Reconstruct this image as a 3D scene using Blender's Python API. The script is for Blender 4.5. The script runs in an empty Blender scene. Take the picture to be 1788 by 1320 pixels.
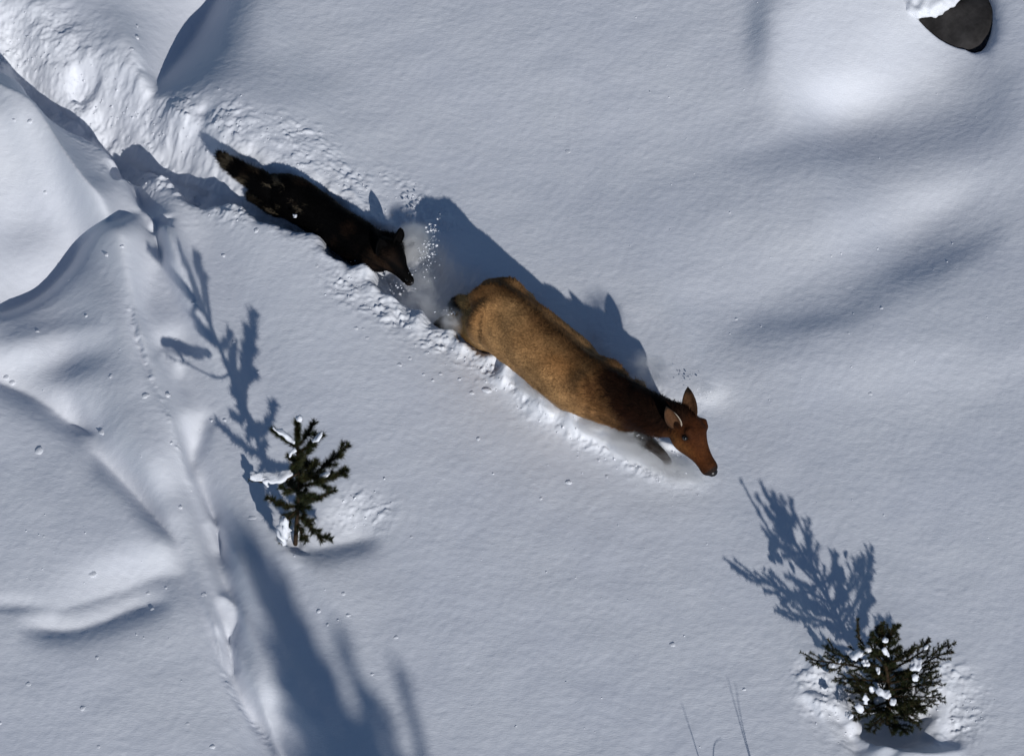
import bpy, bmesh, math, random
import numpy as np
from mathutils import Vector, Matrix

# ------------------------------------------------------------------ scene, camera, light
scene = bpy.context.scene
col = scene.collection
R = math.radians
VIEW_EL = R(50.0)          # camera looks down by this much
DIST = 40.0
PXM = 245.0                # photo pixels per metre at the scene centre
FPX = DIST * PXM
W0, H0 = 1788.0, 1320.0
CE, SE = math.cos(VIEW_EL), math.sin(VIEW_EL)
CAM = np.array([0.0, -DIST * CE, DIST * SE])

cd = bpy.data.cameras.new('camera')
cd.sensor_width = 36.0
cd.lens = 36.0 * FPX / W0
cd.clip_start = 1.0
cd.clip_end = 4000.0
cam = bpy.data.objects.new('camera', cd)
cam.location = CAM
cam.rotation_euler = (math.pi / 2 - VIEW_EL, 0, 0)
col.objects.link(cam)
scene.camera = cam

SUN_EL = R(23.7)
SDIR = np.array([-0.345, 0.94])           # ground direction in which shadows fall
SDIR /= np.linalg.norm(SDIR)
COT = 1.0 / math.tan(SUN_EL)

world = bpy.data.worlds.new('World')
scene.world = world
world.use_nodes = True
wn = world.node_tree.nodes
sky = wn.new('ShaderNodeTexSky')
sky.sky_type = 'NISHITA'
sky.sun_disc = False
sky.sun_elevation = SUN_EL
sky.sun_rotation = math.atan2(-SDIR[0], -SDIR[1])
sky.altitude = 2200
sky.air_density = 1.0
sky.dust_density = 0.0
sky.ozone_density = 2.0
bg = wn['Background']
bg.inputs['Strength'].default_value = 0.095
world.node_tree.links.new(sky.outputs['Color'], bg.inputs['Color'])

sl = bpy.data.lights.new('sun', 'SUN')
sl.energy = 5.0
sl.angle = R(0.53)
sl.color = (1.0, 0.985, 0.97)
so = bpy.data.objects.new('sun', sl)
so.rotation_euler = Vector((SDIR[0] * math.cos(SUN_EL), SDIR[1] * math.cos(SUN_EL), -math.sin(SUN_EL))).to_track_quat('-Z', 'Y').to_euler()
so.location = (6, -15, 12)
col.objects.link(so)

scene.view_settings.view_transform = 'Standard'
scene.view_settings.look = 'None'
scene.view_settings.gamma = 1.0
scene.view_settings.use_curve_mapping = False
scene.view_settings.exposure = -0.77
scene.cycles.use_denoising = True
scene.cycles.max_bounces = 6
scene.cycles.diffuse_bounces = 3
scene.cycles.volume_bounces = 4
scene.cycles.volume_step_rate = 1.0

# ------------------------------------------------------------------ view geometry helpers
def project(x, y, z):
    rx, ry, rz = x - CAM[0], y - CAM[1], z - CAM[2]
    yc = ry * SE + rz * CE
    zc = ry * CE - rz * SE
    return W0 / 2 + FPX * rx / zc, H0 / 2 - FPX * yc / zc

def at(u, v, z=0.0):
    """world point at height z that the photograph shows at pixel (u, v)"""
    d = np.array([(u - W0 / 2) / FPX, 0, 0]) + (H0 / 2 - v) / FPX * np.array([0, SE, CE]) + np.array([0, CE, -SE])
    t = (z - CAM[2]) / d[2]
    return CAM + t * d

# ------------------------------------------------------------------ materials
def nmat(name):
    m = bpy.data.materials.new(name)
    m.use_nodes = True
    nt = m.node_tree
    return m, nt, nt.nodes['Principled BSDF']

def N(nt, kind, **kw):
    n = nt.nodes.new('ShaderNode' + kind)
    for k, v in kw.items():
        if k in n.inputs:
            n.inputs[k].default_value = v
        else:
            setattr(n, k, v)
    return n

def snow_material(name, stretch=(0.35, 1.0, 1.0), ripple=1.0):
    m, nt, b = nmat(name)
    L = nt.links.new
    tc = N(nt, 'TexCoord')
    mp = N(nt, 'Mapping')
    mp.inputs['Scale'].default_value = stretch
    L(tc.outputs['Object'], mp.inputs['Vector'])
    n1 = N(nt, 'TexNoise', Scale=38.0, Detail=3.0, Roughness=0.6)
    n2 = N(nt, 'TexNoise', Scale=120.0, Detail=2.0, Roughness=0.6)
    n3 = N(nt, 'TexNoise', Scale=1.1, Detail=3.0, Roughness=0.55)
    for n in (n1, n2):
        L(mp.outputs['Vector'], n.inputs['Vector'])
    L(tc.outputs['Object'], n3.inputs['Vector'])
    n4 = N(nt, 'TexNoise', Scale=2.3, Detail=2.0, Roughness=0.5)
    L(tc.outputs['Object'], n4.inputs['Vector'])
    mr4 = N(nt, 'MapRange')
    mr4.inputs['From Min'].default_value = 0.35
    mr4.inputs['From Max'].default_value = 0.65
    mr4.inputs['To Min'].default_value = 0.08
    mr4.inputs['To Max'].default_value = 0.7
    L(n4.outputs['Fac'], mr4.inputs['Value'])
    b1 = N(nt, 'Bump', Strength=1.0, Distance=0.003 * ripple)
    L(mr4.outputs['Result'], b1.inputs['Strength'])
    b2 = N(nt, 'Bump', Strength=1.0, Distance=0.0016 * ripple)
    L(n1.outputs['Fac'], b1.inputs['Height'])
    L(n2.outputs['Fac'], b2.inputs['Height'])
    L(b1.outputs['Normal'], b2.inputs['Normal'])
    L(b2.outputs['Normal'], b.inputs['Normal'])
    cr = N(nt, 'ValToRGB')
    cr.color_ramp.elements[0].position = 0.3
    cr.color_ramp.elements[0].color = (0.80, 0.82, 0.875, 1)
    cr.color_ramp.elements[1].position = 0.7
    cr.color_ramp.elements[1].color = (0.85, 0.865, 0.90, 1)
    L(n3.outputs['Fac'], cr.inputs['Fac'])
    L(cr.outputs['Color'], b.inputs['Base Color'])
    b.inputs['Roughness'].default_value = 0.55
    b.inputs['Specular IOR Level'].default_value = 0.25
    return m

MAT_SNOW = snow_material('snow')

# ------------------------------------------------------------------ terrain relief
HALF = 6.0
NG = 768
ax = (np.arange(NG) + 0.5) / NG * 2 * HALF - HALF
GX, GY = np.meshgrid(ax, ax, indexing='xy')      # [iy, ix]

class Relief:
    """target slope towards the sun, drawn stroke by stroke where the drifts lie"""
    def __init__(self, U, V):
        self.U, self.V = U, V
        self.g = np.zeros_like(U)
    def window(self, u0, u1, v0, v1):
        m = (self.U > u0) & (self.U < u1) & (self.V > v0) & (self.V < v1)
        iy = np.where(m.any(1))[0]
        ix = np.where(m.any(0))[0]
        if len(iy) == 0 or len(ix) == 0:
            return None
        return slice(iy[0], iy[-1] + 1), slice(ix[0], ix[-1] + 1)
    def blob(self, u, v, ru, rv, ang, val):
        r = 2.6 * max(ru, rv)
        s = self.window(u - r, u + r, v - r, v + r)
        if s is None: return
        c, sn = math.cos(R(ang)), math.sin(R(ang))
        du, dv = self.U[s] - u, self.V[s] - v
        a = (du * c + dv * sn) / ru
        b = (-du * sn + dv * c) / rv
        self.g[s] += val * np.exp(-(a * a + b * b))
    def _dist(self, s, pts):
        U, V = self.U[s], self.V[s]
        best = np.full(U.shape, 1e9)
        side = np.zeros(U.shape)
        tpar = np.zeros(U.shape)
        L = [0.0]
        for (a, b) in zip(pts[:-1], pts[1:]):
            L.append(L[-1] + math.hypot(b[0] - a[0], b[1] - a[1]))
        for i, (a, b) in enumerate(zip(pts[:-1], pts[1:])):
            dx, dy = b[0] - a[0], b[1] - a[1]
            l2 = dx * dx + dy * dy
            t = np.clip(((U - a[0]) * dx + (V - a[1]) * dy) / l2, 0, 1)
            d = np.hypot(U - a[0] - t * dx, V - a[1] - t * dy)
            cr = dx * (V - a[1]) - dy * (U - a[0])
            m = d < best
            best[m] = d[m]
            side[m] = np.sign(cr[m])
            tpar[m] = ((L[i] + t * math.sqrt(l2)) / L[-1])[m]
        return best, side, tpar
    def edge(self, pts, gr, wr, gl, wl, taper=0.2, edge=3.0):
        """crease along a line; right-hand side slope gr fading over wr px, left-hand gl over wl"""
        pts = smooth_line(pts)
        w = 2.3 * max(wr, wl)
        us, vs = [p[0] for p in pts], [p[1] for p in pts]
        s = self.window(min(us) - w, max(us) + w, min(vs) - w, max(vs) + w)
        if s is None: return
        d, sd, t = self._dist(s, pts)
        k = 0.5 + 0.5 * np.tanh(sd * d / edge)
        f = k * gr * np.exp(-(d / wr) ** 2) + (1 - k) * gl * np.exp(-(d / wl) ** 2)
        if taper > 0:
            f *= np.clip(t / taper, 0, 1) ** 0.7 * np.clip((1 - t) / taper, 0, 1) ** 0.7
        self.g[s] += f
    def line(self, pts, val, w, taper=0.2):
        self.edge(pts, val, w, val, w, taper, 0.5)
    def poly(self, pts, val, soft):
        us, vs = [p[0] for p in pts], [p[1] for p in pts]
        s = self.window(min(us) - 2 * soft, max(us) + 2 * soft, min(vs) - 2 * soft, max(vs) + 2 * soft)
        if s is None: return
        U, V = self.U[s], self.V[s]
        ins = np.zeros(U.shape, bool)
        n = len(pts)
        for i in range(n):
            x1, y1 = pts[i]
            x2, y2 = pts[(i + 1) % n]
            c = ((y1 > V) != (y2 > V))
            ins ^= c & (U < (x2 - x1) * (V - y1) / ((y2 - y1) if y2 != y1 else 1e-9) + x1)
        d, _, _ = self._dist(s, pts + [pts[0]])
        sd = np.where(ins, d, -d)
        self.g[s] += val * (0.5 + 0.5 * np.tanh(sd / soft))

def smooth_line(pts, n=2):
    """Chaikin corner cutting keeps the ends"""
    for _ in range(n):
        q = [pts[0]]
        for a, b in zip(pts[:-1], pts[1:]):
            q.append((0.75 * a[0] + 0.25 * b[0], 0.75 * a[1] + 0.25 * b[1]))
            q.append((0.25 * a[0] + 0.75 * b[0], 0.25 * a[1] + 0.75 * b[1]))
        q.append(pts[-1])
        pts = q
    return pts

def draw_slopes(r):
    # --- open snow on the right
    r.poly([(1350, 30), (1430, -60), (1640, -60), (1670, 60), (1640, 140), (1560, 185), (1460, 208), (1390, 176), (1345, 110)], 0.40, 40)
    r.blob(1470, 160, 95, 44, -12, 0.44)
    r.blob(1560, 60, 70, 50, 0, 0.10)
    r.blob(1325, 55, 26, 70, 5, -0.30)
    r.blob(1470, 258, 180, 36, -8, -0.17)
    r.blob(1710, 230, 90, 60, -20, -0.10)
    r.blob(1740, 150, 50, 60, 0, -0.14)
    r.blob(1600, 360, 170, 44, -22, 0.30)
    r.line([(1760, 400), (1660, 430), (1560, 490), (1440, 556), (1330, 580), (1220, 612)], -0.18, 50)
    r.blob(1625, 470, 110, 28, -20, -0.10)
    r.blob(1430, 562, 120, 22, -8, -0.08)
    r.blob(1640, 650, 240, 42, -4, 0.12)
    r.blob(1300, 480, 180, 60, -15, 0.07)
    r.blob(1240, 330, 260, 50, -10, -0.06)
    r.blob(1000, 180, 300, 100, 0, 0.05)
    r.blob(1560, 800, 260, 60, 0, -0.03)
    # --- drift edge at the top
    r.edge([(420, -70), (385, -15), (362, 22), (330, 72), (300, 112), (254, 168)], 0.32, 80, -0.54, 60, 0.10, 6)
    r.blob(390, 70, 60, 110, 25, -0.18)
    r.blob(440, 135, 140, 60, 10, -0.20)
    r.blob(190, 40, 90, 40, 10, -0.14)
    r.blob(190, 95, 60, 30, 0, -0.10)
    # --- smooth bright hump on the left
    r.poly([(-60, 185), (50, 196), (112, 270), (160, 330), (196, 372), (120, 440), (60, 505), (-60, 545)], 0.44, 22)
    r.blob(45, 415, 70, 34, -10, -0.30)
    r.blob(20, 440, 40, 20, 0, -0.06)
    r.blob(80, 480, 60, 22, -35, 0.14)
    r.edge([(-40, 120), (0, 150), (45, 168), (78, 205), (108, 258), (142, 312), (185, 352)], 0.10, 30, -0.55, 30, 0.12, 3)
    r.edge([(252, 366), (215, 376), (175, 396), (145, 425), (118, 470), (78, 510), (20, 540), (-40, 552)], 0.16, 40, -0.74, 17, 0.12, 3)
    r.line([(240, 372), (206, 396), (170, 432), (120, 500), (60, 545), (-30, 585)], -0.16, 26)
    r.line([(-20, 600), (70, 576), (180, 560)], -0.24, 20)
    r.line([(-20, 640), (80, 600), (200, 586)], 0.24, 26)
    r.blob(125, 648, 66, 26, -22, -0.38)
    r.blob(60, 630, 70, 20, -10, 0.20)
    r.blob(160, 480, 34, 40, -30, -0.10)
    r.blob(185, 520, 40, 30, -20, -0.10)
    r.edge([(-60, 640), (0, 668), (66, 695), (125, 742), (172, 760)], -0.40, 34, 0.34, 56, 0.12, 4)
    r.blob(112, 716, 36, 26, 35, 0.22)
    r.blob(150, 752, 22, 9, 20, -0.30)
    r.edge([(160, 790), (212, 836), (258, 888), (312, 950)], -0.40, 28, 0.28, 62, 0.15, 4)
    r.blob(288, 825, 44, 38, 0, 0.24)
    r.blob(235, 840, 30, 40, -45, 0.12)
    r.blob(60, 850, 140, 60, 0, -0.05)
    r.line([(236, 520), (252, 610), (290, 700), (318, 800), (352, 890), (372, 990), (384, 1080), (400, 1180), (446, 1260), (500, 1340)], 0.16, 30, 0.08)
    r.line([(262, 500), (280, 600), (322, 700), (352, 800), (388, 900), (404, 1000), (412, 1080), (424, 1180), (476, 1260)], -0.10, 22, 0.08)
    r.blob(290, 885, 30, 20, 0, -0.10)
    # --- lower left wave
    r.blob(220, 985, 110, 32, -14, 0.34)
    r.blob(290, 975, 36, 26, -10, 0.12)
    r.edge([(330, 1004), (272, 1008), (222, 1030), (150, 1052), (90, 1066)], 0.16, 34, -0.30, 28, 0.2, 5)
    r.edge([(300, 1048), (236, 1060), (180, 1085), (126, 1102), (84, 1098), (30, 1096)], 0.38, 38, -0.40, 34, 0.2, 5)
    r.blob(30, 1064, 60, 10, 0, -0.30)
    r.blob(20, 1048, 60, 14, 0, 0.22)
    r.blob(300, 1050, 50, 22, -10, -0.16)
    # --- old trail running down the left side
    r.edge([(236, 352), (256, 376), (274, 398), (281, 440), (283, 470)], 0.30, 14, -0.85, 20, 0.12, 2.5)
    r.blob(280, 385, 20, 36, 5, -0.40)
    r.poly([(212, 418), (246, 408), (262, 440), (272, 470), (258, 500), (246, 545), (232, 530), (222, 480)], 0.42, 12)
    r.blob(330, 395, 34, 40, 0, 0.12)
    r.line([(228, 505), (236, 560), (250, 627), (275, 690), (300, 740), (326, 838)], -0.26, 6)
    r.blob(290, 590, 36, 20, -20, 0.36)
    r.edge([(318, 632), (300, 616), (280, 620), (274, 640)], -0.2, 14, 0.1, 14, 0.2)
    r.blob(312, 645, 10, 18, 10, 0.40)
    r.poly([(300, 738), (330, 722), (362, 726), (350, 776), (338, 800), (322, 838), (310, 795)], 0.56, 13)
    r.line([(368, 722), (356, 778), (340, 806), (330, 842)], -0.45, 13)
    r.edge([(368, 905), (384, 930), (388, 972)], 0.44, 20, -0.60, 18, 0.15, 3)
    r.blob(404, 975, 26, 30, 0, -0.44)
    r.edge([(376, 1040), (404, 1048), (418, 1078), (402, 1112), (394, 1126)], 0.46, 26, -0.35, 16, 0.15, 3)
    r.edge([(372, 1094), (382, 1116), (386, 1150), (394, 1182)], -0.2, 5, 0.5, 14, 0.15, 2)
    r.edge([(396, 1118), (404, 1134), (407, 1160), (410, 1182)], 0.2, 8, -0.7, 9, 0.1, 2)
    r.line([(392, 1178), (408, 1215), (432, 1258), (470, 1300), (500, 1340)], -0.2, 7)
    r.blob(468, 1226, 34, 42, -25, 0.56)
    r.edge([(448, 1252), (474, 1284), (488, 1330), (494, 1370)], -0.30, 16, 0.42, 14, 0.1, 3)
    r.blob(540, 1270, 34, 26, 0, 0.16)
    r.line([(-60, 10), (30, 66), (110, 120), (190, 170), (270, 214), (330, 246)], 0.34, 34, 0.1)
    # --- beside the animals
    r.blob(1240, 690, 30, 22, 0, 0.34)
    r.blob(760, 380, 40, 40, 0, -0.05)
    # --- rims of the tree wells
    r.blob(610, 900, 46, 34, -8, 0.36)
    r.edge([(512, 950), (548, 960), (600, 950), (665, 934)], -0.42, 34, 0.18, 20, 0.25, 6)
    r.blob(505, 990, 26, 18, 0, 0.20)
    r.blob(1440, 1195, 30, 40, 0, 0.42)
    r.edge([(1400, 1200), (1430, 1232), (1470, 1220)], 0.35, 20, -0.5, 16, 0.2, 3)
    r.blob(1640, 1215, 50, 42, 0, 0.36)
    r.edge([(1480, 1265), (1520, 1275), (1560, 1300), (1620, 1318), (1690, 1308)], 0.30, 40, -0.66, 22, 0.1, 3)
    r.blob(1490, 1275, 50, 26, 20, 0.22)
    r.blob(1655, 1278, 20, 26, 20, 0.45)

def solve_relief():
    kx = 2 * np.pi * np.fft.fftfreq(NG, 2 * HALF / NG)
    KX, KY = np.meshgrid(kx, kx, indexing='xy')
    ks = KX * SDIR[0] + KY * SDIR[1]
    kt = -KX * SDIR[1] + KY * SDIR[0]
    den = ks ** 2 + 0.006 * kt ** 2 + 0.45 ** 2
    h = np.zeros_like(GX)
    rr = np.maximum(np.abs(GX) / 4.6, np.abs(GY) / 4.6)
    fade = np.clip((1.28 - rr) / 0.28, 0, 1)
    fade = fade * fade * (3 - 2 * fade)
    for it in range(4):
        U, V = project(GX, GY, h)
        r = Relief(U, V)
        draw_slopes(r)
        g = 1.15 * r.g * fade
        h = np.real(np.fft.ifft2(np.conj(1j * ks) * np.fft.fft2(g) / den))
        h -= np.median(h)
        h *= fade
    gs = np.gradient(h, 2 * HALF / NG)
    hsl = gs[1] * SDIR[0] + gs[0] * SDIR[1]
    ins = (U > 0) & (U < W0) & (V > 0) & (V < H0)
    print('slope fit', np.corrcoef(hsl[ins], g[ins])[0, 1], np.polyfit(g[ins], hsl[ins], 1))
    return h

RELIEF = solve_relief()
print('relief range', RELIEF.min(), RELIEF.max())

def sample(field, x, y):
    fx = np.clip((np.asarray(x) + HALF) / (2 * HALF) * NG - 0.5, 0, NG - 1.001)
    fy = np.clip((np.asarray(y) + HALF) / (2 * HALF) * NG - 0.5, 0, NG - 1.001)
    ix, iy = fx.astype(int), fy.astype(int)
    tx, ty = fx - ix, fy - iy
    return (field[iy, ix] * (1 - tx) * (1 - ty) + field[iy, ix + 1] * tx * (1 - ty)
            + field[iy + 1, ix] * (1 - tx) * ty + field[iy + 1, ix + 1] * tx * ty)

def on_relief(u, v):
    """ground point the photo shows at (u, v), on the smooth relief"""
    z = 0.0
    for _ in range(6):
        p = at(u, v, z)
        z = float(sample(RELIEF, p[0], p[1]))
    return np.array([p[0], p[1], z])

# dense near sheet growing coarser towards the horizon, one mesh
STEP = 0.0095
core = np.arange(-4.15, 4.15 + 1e-6, STEP)
grow, s, p = [], STEP, core[-1]
while p < 900:
    s *= 1.22
    p += s
    grow.append(p)
grow = np.array(grow)
AXX = np.concatenate([-grow[::-1], core, grow])
MX, MY = np.meshgrid(AXX, AXX, indexing='xy')
NC, NE = len(core), len(grow)
CORE = (slice(NE, NE + NC), slice(NE, NE + NC))
rng = np.random.default_rng(7)

def band_noise(n, step, wl, seed, wide=0.5):
    """isotropic noise of about wl metres, unit deviation"""
    g = np.random.default_rng(seed).standard_normal((n, n))
    k = np.fft.fftfreq(n, step)
    kk = np.hypot(*np.meshgrid(k, k))
    f = np.exp(-((np.log(np.maximum(kk, 1e-6) * wl)) / wide) ** 2)
    o = np.real(np.fft.ifft2(np.fft.fft2(g) * f))
    return o / o.std()

def polydist(X, Y, pts):
    best = np.full(X.shape, 1e9)
    side = np.zeros(X.shape)
    tp = np.zeros(X.shape)
    Ls = [0]
    for a, b in zip(pts[:-1], pts[1:]):
        Ls.append(Ls[-1] + math.hypot(b[0] - a[0], b[1] - a[1]))
    for i, (a, b) in enumerate(zip(pts[:-1], pts[1:])):
        dx, dy = b[0] - a[0], b[1] - a[1]
        l2 = dx * dx + dy * dy
        t = np.clip(((X - a[0]) * dx + (Y - a[1]) * dy) / l2, 0, 1)
        d = np.hypot(X - a[0] - t * dx, Y - a[1] - t * dy)
        m = d < best
        best[m] = d[m]
        side[m] = np.sign(dx * (Y - a[1]) - dy * (X - a[0]))[m]   # + = left of travel
        tp[m] = ((Ls[i] + t * math.sqrt(l2)))[m]
    return best, side, tp, Ls[-1]

def gline(pts, n=2):
    return [tuple(on_relief(u, v)[:2]) for u, v in smooth_line(pts, n)]

X, Y = MX[CORE], MY[CORE]
Z = sample(RELIEF, X, Y)
n_small = band_noise(NC, STEP, 0.055, 1)
n_mid = band_noise(NC, STEP, 0.11, 2)
n_big = band_noise(NC, STEP, 0.5, 3)
n_fine = band_noise(NC, STEP, 0.036, 4)
n_lump0 = band_noise(NC, STEP, 0.2, 6)
crumb = 0.55 * n_lump0 + 0.5 * n_mid + 0.36 * n_small * (0.6 + 0.4 * np.tanh(n_mid)) + 0.16 * n_fine + 0.9 * np.maximum(0, n_small - 1.1)
crumb = np.tanh(0.7 * crumb)
n_lump = band_noise(NC, STEP, 0.24, 5)

# ploughed trench behind and under the animals
TRENCH = [(-140, -40), (-40, 40), (60, 112), (150, 178), (240, 236), (335, 280), (435, 315), (525, 352), (605, 397), (675, 442), (750, 498), (820, 548), (900, 582), (980, 648), (1050, 692), (1112, 716), (1160, 745)]
tl = gline(TRENCH)
td, ts, tt, tL = polydist(X, Y, tl)
dd = td + np.where(ts > 0, 0.007, 0.005) * n_lump + 0.03 * n_big + 0.002 * n_mid
hw = np.interp(tt / tL, [0, .25, .5, .62, .9, 1.0], [.24, .25, .17, .20, .19, .13])
dep = np.interp(tt / tL, [0, .16, .27, .45, .6, .9, .97, 1.0], [.20, .25, .40, .34, .32, .34, .22, .08])
left = ts > 0                                   # far wall, gentler than the near one
hw = hw + np.where(left, np.interp(tt / tL, [0, .25, .36, .60, .68, 1], [0, .03, -.05, -.05, .0, 0]), 0)
soft = np.where(left, np.interp(tt / tL, [0, .18, .3, 1], [.13, .11, .07, .04]), 0.028)
prof = 1 / (1 + np.exp((dd - hw) / soft))
Z = Z - dep * prof * (0.92 + 0.05 * np.tanh(n_lump) + 0.08 * np.tanh(n_big))
Z += prof * np.interp(tt / tL, [0, .3, .4, 1], [.006, .003, .004, .007]) * crumb
# spoil thrown up along both rims
rim = np.exp(-((dd - hw - 0.09) / 0.07) ** 2)
amt_l = np.interp(tt / tL, [0, .3, .4, .6, .7, .8, 1], [.01, .015, .02, .02, .0, .0, .0])
amt_r = np.interp(tt / tL, [0, .2, .4, .55, .62, .8, 1], [.0, .0, .0, .005, .03, .045, .04])
Z += rim * np.where(left, amt_l, amt_r) * (0.8 + 0.3 * n_lump)

def rough(pts, w, amp, taper=True, mode=0):
    global Z
    d, sd, t, L = polydist(X, Y, gline(pts))
    m = np.exp(-(d / w) ** 2)
    m = np.clip(m * (1 + 0.5 * n_big + 0.3 * n_mid), 0, 1.3)
    Z = Z + amp * m * (crumb - 0.25)

rough([(330, 190), (430, 215), (520, 260), (610, 315), (700, 350), (760, 400)], 0.17, 0.009)
rough([(560, 228), (520, 222)], 0.07, 0.010)
rough([(600, 495), (680, 545), (770, 600), (860, 640), (930, 700), (1010, 752), (1090, 782)], 0.11, 0.015)
rough([(-60, 10), (40, 60), (120, 110), (220, 190), (300, 235)], 0.17, 0.004)
rough([(200, 300), (300, 320), (360, 345), (420, 372)], 0.09, 0.010)
rough([(1100, 800), (1200, 830)], 0.10, 0.012)
rough([(590, 890), (660, 880), (640, 910)], 0.12, 0.009)
rough([(1420, 1180), (1440, 1230), (1480, 1260)], 0.13, 0.012)
rough([(1640, 1190), (1680, 1220), (1650, 1260)], 0.16, 0.012)
rough([(228, 540), (250, 627), (300, 740), (326, 838)], 0.02, 0.006)
rough([(392, 1178), (408, 1215), (432, 1258), (470, 1300)], 0.025, 0.006)

def berm(pts, w, h):
    global Z
    d, sd, t, L = polydist(X, Y, gline(pts))
    k = np.clip(np.minimum(t, L - t) / 0.25, 0, 1)
    Z = Z + h * k * np.exp(-(d / w) ** 2) * (1 + 0.25 * n_lump) 

berm([(850, 614), (900, 658), (950, 704), (1010, 742), (1070, 760), (1130, 782), (1180, 800)], 0.105, 0.14)
berm([(1060, 752), (1110, 768), (1150, 786)], 0.10, 0.07)

def pit(u, v, r, depth, rim=0.0, sharp=.18, wob=.02):
    global Z
    p = on_relief(u, v)
    d = np.hypot(X - p[0], Y - p[1]) + wob * n_lump
    Z = Z - depth / (1 + np.exp((d - r) / (sharp * r))) + rim * np.exp(-((d - 1.35 * r) / (0.3 * r)) ** 2)

pit(140, 112, 0.10, 0.12)
pit(208, 296, 0.08, 0.10)
pit(280, 385, 0.07, 0.08)
pit(514, 948, 0.07, 0.05)
pit(1550, 1262, 0.24, 0.16)
def pit_poly(px, depth, soft):
    global Z
    P_ = [tuple(on_relief(u, v)[:2]) for u, v in px]
    d, _, _, _ = polydist(X, Y, P_ + [P_[0]])
    ins = np.zeros(X.shape, bool)
    for (x1, y1), (x2, y2) in zip(P_, P_[1:] + P_[:1]):
        c = (y1 > Y) != (y2 > Y)
        ins ^= c & (X < (x2 - x1) * (Y - y1) / (y2 - y1 + 1e-9) + x1)
    xm = max(p_[0] for p_ in P_)
    sf = soft + 0.035 * np.clip((X - xm + .16) / .16, 0, 1)          # gentler bank on the right
    Z = Z - depth / (1 + np.exp(-np.clip(np.where(ins, d, -d) / sf, -50, 50)))
pit_poly(smooth_line([(1608, 30), (1626, 49), (1652, 68), (1682, 80), (1702, 77), (1717, 56), (1721, 20), (1712, -50), (1640, -50), (1608, 0), (1608, 30)], 1)[:-1], 0.45, .008)
churn = np.exp(-(np.maximum(dd - hw, 0) / 0.16) ** 2) * np.interp(tt / tL, [0, .3, .4, .7, 1], [1, .9, .5, .9, .5])
Z += churn * (0.0012 * n_small + 0.0012 * n_fine)
Z += 0.0004 * n_mid + 0.0002 * n_small + 0.0012 * n_big

ZZ = 0.12 * np.sin(MX * 0.21 + 1.0) * np.cos(MY * 0.17) * np.clip(np.hypot(MX, MY) / 20 - 0.3, 0, 8)
inner = np.zeros_like(ZZ)
inner[CORE] = Z
# carry the border heights outwards and let them fade
iy = np.clip(np.arange(len(AXX)), NE, NE + NC - 1)
ext = inner[iy][:, iy]
out = np.maximum(np.maximum(np.abs(MX), np.abs(MY)) - 4.15, 0)
ZZ = ZZ + ext * np.exp(-out / 2.0)
ZZ[CORE] = Z

def grid_mesh(name, X, Y, Z):
    ny, nx = X.shape
    me = bpy.data.meshes.new(name)
    co = np.stack([X, Y, Z], -1).reshape(-1, 3).astype(np.float32)
    idx = np.arange(nx * ny).reshape(ny, nx)
    q = np.stack([idx[:-1, :-1], idx[:-1, 1:], idx[1:, 1:], idx[1:, :-1]], -1).reshape(-1, 4)
    me.vertices.add(len(co))
    me.vertices.foreach_set('co', co.ravel())
    me.loops.add(q.size)
    me.loops.foreach_set('vertex_index', q.ravel().astype(np.int32))
    me.polygons.add(len(q))
    me.polygons.foreach_set('loop_start', (np.arange(len(q)) * 4).astype(np.int32))
    me.polygons.foreach_set('loop_total', np.full(len(q), 4, np.int32))
    me.polygons.foreach_set('use_smooth', np.ones(len(q), bool))
    me.update(calc_edges=True)
    return me

gm = grid_mesh('snow_ground', MX, MY, ZZ)
gm.materials.append(MAT_SNOW)
ground = bpy.data.objects.new('snow_ground', gm)
col.objects.link(ground)
ground['kind'] = 'structure'
ground['label'] = 'deep sunlit snow with drifts, old trail and ploughed trench'

def ground_z(x, y):
    fx = np.clip((x - core[0]) / STEP, 0, NC - 1.001)
    fy = np.clip((y - core[0]) / STEP, 0, NC - 1.001)
    ix, iy = int(fx), int(fy)
    tx, ty = fx - ix, fy - iy
    return float(Z[iy, ix] * (1 - tx) * (1 - ty) + Z[iy, ix + 1] * tx * (1 - ty) + Z[iy + 1, ix] * (1 - tx) * ty + Z[iy + 1, ix + 1] * tx * ty)

def on_ground(u, v):
    z = 0.0
    for _ in range(10):
        p = at(u, v, z)
        z = 0.5 * z + 0.5 * ground_z(p[0], p[1])
    return np.array([p[0], p[1], ground_z(p[0], p[1])])

# ------------------------------------------------------------------ object helpers
def tag(o, label=None, cat=None, group=None, kind=None):
    if label: o['label'] = label
    if cat: o['category'] = cat
    if group: o['group'] = group
    if kind: o['kind'] = kind
    return o

def empty(name, loc):
    o = bpy.data.objects.new(name, None)
    o.empty_display_size = 0.1
    o.location = loc
    col.objects.link(o)
    return o

def link(name, me, mat=None, parent=None, smooth=True, loc=None):
    """mesh given in world coordinates; becomes relative to its parent's base"""
    o = bpy.data.objects.new(name, me)
    if mat: me.materials.append(mat)
    if smooth and len(me.polygons):
        me.polygons.foreach_set('use_smooth', np.ones(len(me.polygons), bool))
    col.objects.link(o)
    if parent is not None:
        o.parent = parent
        off = Vector((0, 0, 0))
        q = parent
        while q is not None:
            off += q.location
            q = q.parent
        me.transform(Matrix.Translation(-off))
    elif loc is not None:
        me.transform(Matrix.Translation(-Vector(loc)))
        o.location = loc
    return o

def raw_mesh(name, V, F):
    me = bpy.data.meshes.new(name)
    me.from_pydata([tuple(v) for v in V], [], [tuple(int(i) for i in f) for f in F])
    me.update()
    return me

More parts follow.
